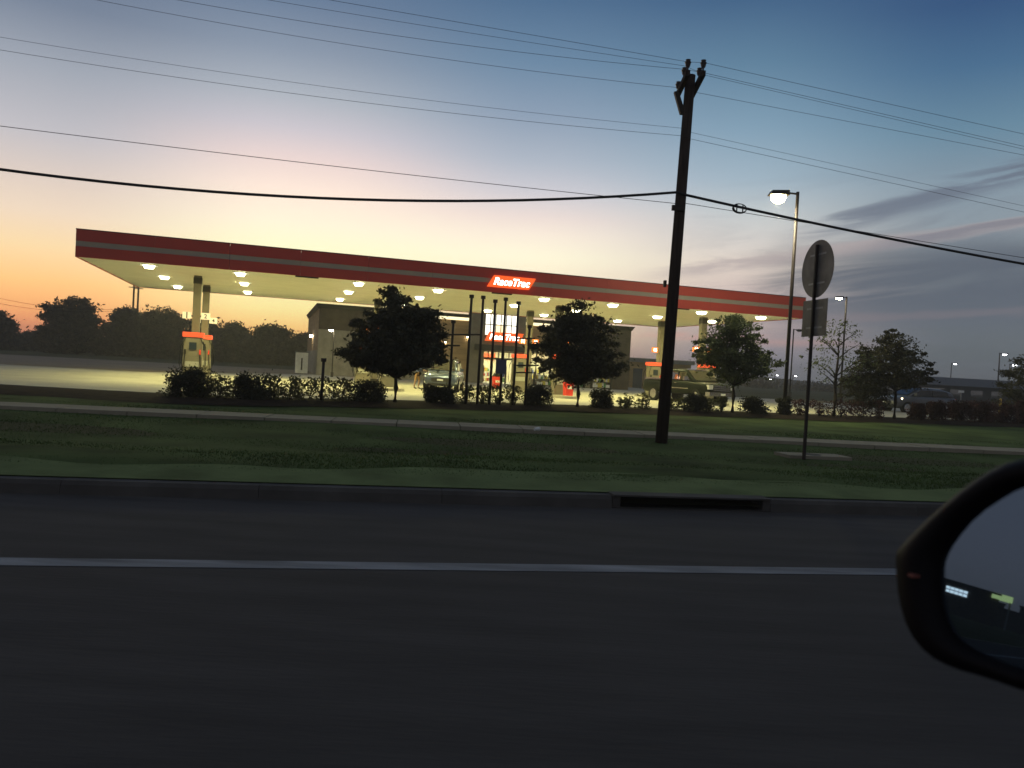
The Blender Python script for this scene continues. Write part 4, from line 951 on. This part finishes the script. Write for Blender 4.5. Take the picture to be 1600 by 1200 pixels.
# ------------------------------------------------------------------ right background
lbn = thing('long_low_building', 'long low dark building with pale roof edge behind the grey car', 'building', at_x(1375, 120), R(6))
MB().box(0, 26, 0, 12, .06, 2.6).build('wall', mat('dark_wall', (.03, .035, .032), .9, .1), lbn); MB().hexa([(-.6, -.6, 2.601), (26.6, -.6, 2.601), (26.6, 12.6, 2.601), (-.6, 12.6, 2.601), (0, 3, 3.9), (26, 3, 3.9), (26, 9, 3.9), (0, 9, 3.9)]).build('roof', mat('roof_grey', (.09, .095, .1), .8, .2), lbn)
for k_ in range(7): MB().box(1.2+k_*3.5, 3.2+k_*3.5, -.06, -.002, .9, 2.0).build('window', glass_d, lbn)
fs = thing('fuel_shelter', 'far small dark flat shelter roof on two posts near the right edge', 'shelter', at_x(1535, 158), R(5))
MB().box(-3.2, 3.2, -2, 2, 3.9, 4.4).build('shelter_roof', trim_m, fs)
for x in (-2, 2): MB().box(x-.15, x+.15, -.15, .15, .06, 3.899).build('leg', trim_m, fs)
yb = at_x(1564, 60); yb.z = .1
yp = thing('yellow_bollard', 'yellow bollard post left of the olive tree at the right edge', 'bollard', yb)
MB().cyl((0, 0, 0), (0, 0, 1.15), .1, .1, 12).build('shaft', mat('yellow_paint', (.55, .36, .04), .6, .3), yp); MB().cyl((0, 0, 1.151), (0, 0, 1.24), .1, .04, 12).build('cap', MATS['yellow_paint'], yp)
gs = at_x(1502, 70); gs.z = .1
ds_ = thing('low_sign', 'small pale sign on a thin post left of the yellow bollard', 'sign', gs)
MB().cyl((0, 0, 0), (0, 0, 1.5), .04, .04, 8).build('post', galv_m, ds_); MB().box(-.25, .25, -.03, .03, 1.501, 1.7).build('sign_plate', white_m, ds_)
# kerbed edge of the far lane on the right
fk = MB().box(0, 40, 0, .3, .06, .3).build('lane_kerb', walk_m, None, loc=at_x(1238, 62), rz=R(14)); tag(fk, kind='structure')

# ------------------------------------------------------------------ the car we look out of: door and side mirror
car = thing('car', 'near dark car whose door mirror fills the right edge of the picture', 'car', un(0, .4, 0), RA)
cinv = (Matrix.Translation(un(0, .4, 0)) @ Matrix.Rotation(RA, 4, 'Z')).inverted()
rv = ray(1495, 930).normalized()                       # where the lit shop shows in the glass
rf = (U*-math.cos(R(11))+NN*math.sin(R(11))+Vector((0, 0, .012))).normalized()
mn = (rf-rv).normalized()
mc = Vector((0, 0, H))+ray(1530, 905)*.60
def on_m(x, y, off=0):
    r = ray(x, y); d = ((mc+mn*off)-Vector((0, 0, H))).dot(mn)/r.dot(mn); return Vector((0, 0, H))+r*d
outer = [(1600, 712), (1556, 722), (1500, 758), (1446, 806), (1402, 850), (1391, 862), (1391, 884), (1395, 935), (1410, 985), (1440, 1024), (1482, 1046), (1540, 1062), (1600, 1084), (1680, 1100), (1790, 1104), (1880, 1085), (1925, 1020), (1930, 900), (1905, 780), (1850, 725), (1760, 700), (1670, 700)]
inner = [(1600, 757), (1580, 761), (1562, 768), (1512, 800), (1478, 842), (1463, 872), (1460, 892), (1461, 930), (1470, 972), (1488, 998), (1512, 1014), (1552, 1032), (1600, 1050), (1680, 1062), (1780, 1064), (1845, 1048), (1878, 1000), (1882, 900), (1862, 810), (1820, 768), (1750, 745), (1670, 743)]
def smooth_loop(p_, it=1):
    for _ in range(it):
        q_ = []
        for i in range(len(p_)):
            a2, b2 = p_[i], p_[(i+1) % len(p_)]; q_ += [(a2[0]*.75+b2[0]*.25, a2[1]*.75+b2[1]*.25), (a2[0]*.25+b2[0]*.75, a2[1]*.25+b2[1]*.75)]
        p_ = q_
    return p_
outer = smooth_loop(outer); inner = smooth_loop(inner)
I0 = [on_m(*p_) for p_ in inner]; O0 = [on_m(*p_) for p_ in outer]
ctr = sum(O0, Vector())/len(O0)
rg = [[p_-mn*.012 for p_ in I0], [p_.lerp(q_, .12)+mn*.004 for p_, q_ in zip(I0, O0)], [p_.lerp(q_, .55)+mn*.006 for p_, q_ in zip(I0, O0)], [p_.lerp(q_, .94) -mn*.004 for p_, q_ in zip(I0, O0)], [p_-mn*.016 for p_ in O0], [ctr+(p_-ctr)*.97-mn*.045 for p_ in O0], [ctr+(p_-ctr)*.82-mn*.085 for p_ in O0], [ctr+(p_-ctr)*.5-mn*.11 for p_ in O0]]
rg = [[cinv @ p_ for p_ in r_] for r_ in rg]
sm = MB().rings(rg, cap0=False).build('side_mirror', black_m, car, smooth=True)
mir_m = mat('mirror_glass', (.16, .215, .28), .015, .5, metal=1, var=.0)
MB().faces([cinv @ (p_-mn*.009) for p_ in I0]+[cinv @ (p_-mn*.0115) for p_ in I0], [tuple(range(len(I0))), tuple(range(len(I0), 2*len(I0)))]).build('mirror_glass', mir_m, sm)
ip = cinv @ (on_m(1436, 900)+mn*.006)
MB().box(ip.x-.004, ip.x+.004, ip.y-.003, ip.y+.003, ip.z-.001, ip.z+.001).build('red_glint', mat('red_glint_paint', (.25, .09, .07), .3, .5), sm)  # reddish light reflection on the rim, put in as a small coloured mark
e_ = cinv @ on_m(1850, 1000)
MB().tube([e_-Vector((0, 0, .0)), e_+Vector((.06, -.05, -.03)), Vector((e_.x+.12, .03, 1.30))], [.045, .04, .045], 10).build('mirror_arm', black_m, car, smooth=True)
dr = MB(); prof_d = [(0, .35), (.05, .6), (.06, .85), (.04, 1.1), (0, 1.2)]
P_ = [(x, y-.02, z) for x in (-.55, .2, .95) for y, z in prof_d]+[(x, y-.1, z) for x in (-.55, .2, .95) for y, z in prof_d]
fs_ = [(i*5+j, i*5+j+1, (i+1)*5+j+1, (i+1)*5+j) for i in range(2) for j in range(4)]; fs_ += [tuple(q_+15 for q_ in f_) for f_ in fs_]
fs_ += [(i*5+4, (i+1)*5+4, (i+1)*5+19, i*5+19) for i in range(2)]+[(i*5, (i+1)*5, (i+1)*5+15, i*5+15) for i in range(2)]
dr.faces(P_, fs_).build('door', mat('near_car_paint', (.02, .02, .024), .3, .5), car, smooth=True)
MB().hexa([(.70, -.06, 1.2), (.95, -.06, 1.2), (.95, -.03, 1.2), (.70, -.03, 1.2), (.90, -.06, 1.42), (.95, -.06, 1.42), (.95, -.03, 1.42), (.90, -.03, 1.42)]).build('mirror_sail', black_m, car)

# lit shops farther back along the road: they show only in the mirror
def mirrored(x, y, dist):
    d_ = ray(x, y).normalized(); o_ = on_m(x, y); return o_+(d_-2*d_.dot(mn)*mn)*dist
q_ = mirrored(1494, 924, 150)
refl = thing('lit_row_shop', 'white lit shop front seen in the door mirror', 'shop', (q_.x, q_.y, .02), math.atan2(-q_.x, q_.y))
zc = max(q_.z, 1.6)
MB().box(-6, 3.2, .3, 9, 0, zc+1.3).build('wall', darkb_m, refl); MB().box(-6.2, 3.4, -.2, 9.2, zc+1.301, zc+1.6).build('roof', trim_m, refl)
far_w = mat('shop_window_light', (.8, .8, .8), .3, .4, emit=(.95, 1, .95), es=3.2)
for k_ in range(5):
    for z0 in (zc-.5, zc+.06): MB().box(-1.6+k_*.64, -1.04+k_*.64, .2, .299, z0, z0+.42).build('window', far_w, refl)
q_ = mirrored(1566, 934, 150)
refl2 = thing('lit_row_canopy', 'yellow green lit canopy seen at the right of the door mirror', 'canopy', (q_.x, q_.y, .02), math.atan2(-q_.x, q_.y))
zc = max(q_.z, 1.6)
MB().box(-1.45, 1.45, 0, 5, zc-.45, zc+.5).build('canopy_body', mat('green_lit_fascia', (.5, .55, .2), .5, .3, emit=(.75, .85, .3), es=1.6), refl2)
for x in (-1.2, 1.2): MB().box(x-.12, x+.12, 1, 1.3, 0, zc-.451).build('leg', grey_m, refl2)
for k_, (x, w_, h_) in enumerate(((1530, 9, 4.5), (1600, 8, 3.6), (1660, 12, 5))):
    q_ = mirrored(x, 930, 185); bb = thing('dark_row_building', 'dark building %s, seen only in the door mirror' % ('between the two lit ones', 'right of the lit canopy', 'farthest right in the row')[k_], 'building', (q_.x, q_.y, .02), math.atan2(-q_.x, q_.y))
    MB().box(-w_/2, w_/2, 0, 8, 0, h_).build('wall', darkb_m, bb); MB().box(-w_/2-.2, w_/2+.2, -.2, 8.2, h_+.001, h_+.3).build('roof', trim_m, bb)

# ------------------------------------------------------------------ evening haze
hz_m = bpy.data.materials.new('haze'); hz_m.use_nodes = True; t = hz_m.node_tree; t.nodes.clear()
pv = t.nodes.new('ShaderNodeVolumePrincipled'); pv.inputs['Color'].default_value = (.98, .93, .82, 1); pv.inputs['Density'].default_value = .0012; pv.inputs['Anisotropy'].default_value = .25
ho = t.nodes.new('ShaderNodeOutputMaterial'); t.links.new(pv.outputs[0], ho.inputs['Volume'])
tag(MB().box(-680, 680, -430, 640, -1, 13.5).build('haze', hz_m), kind='stuff')
cy.volume_bounces = 0; cy.volume_step_rate = 4; cy.volume_max_steps = 64
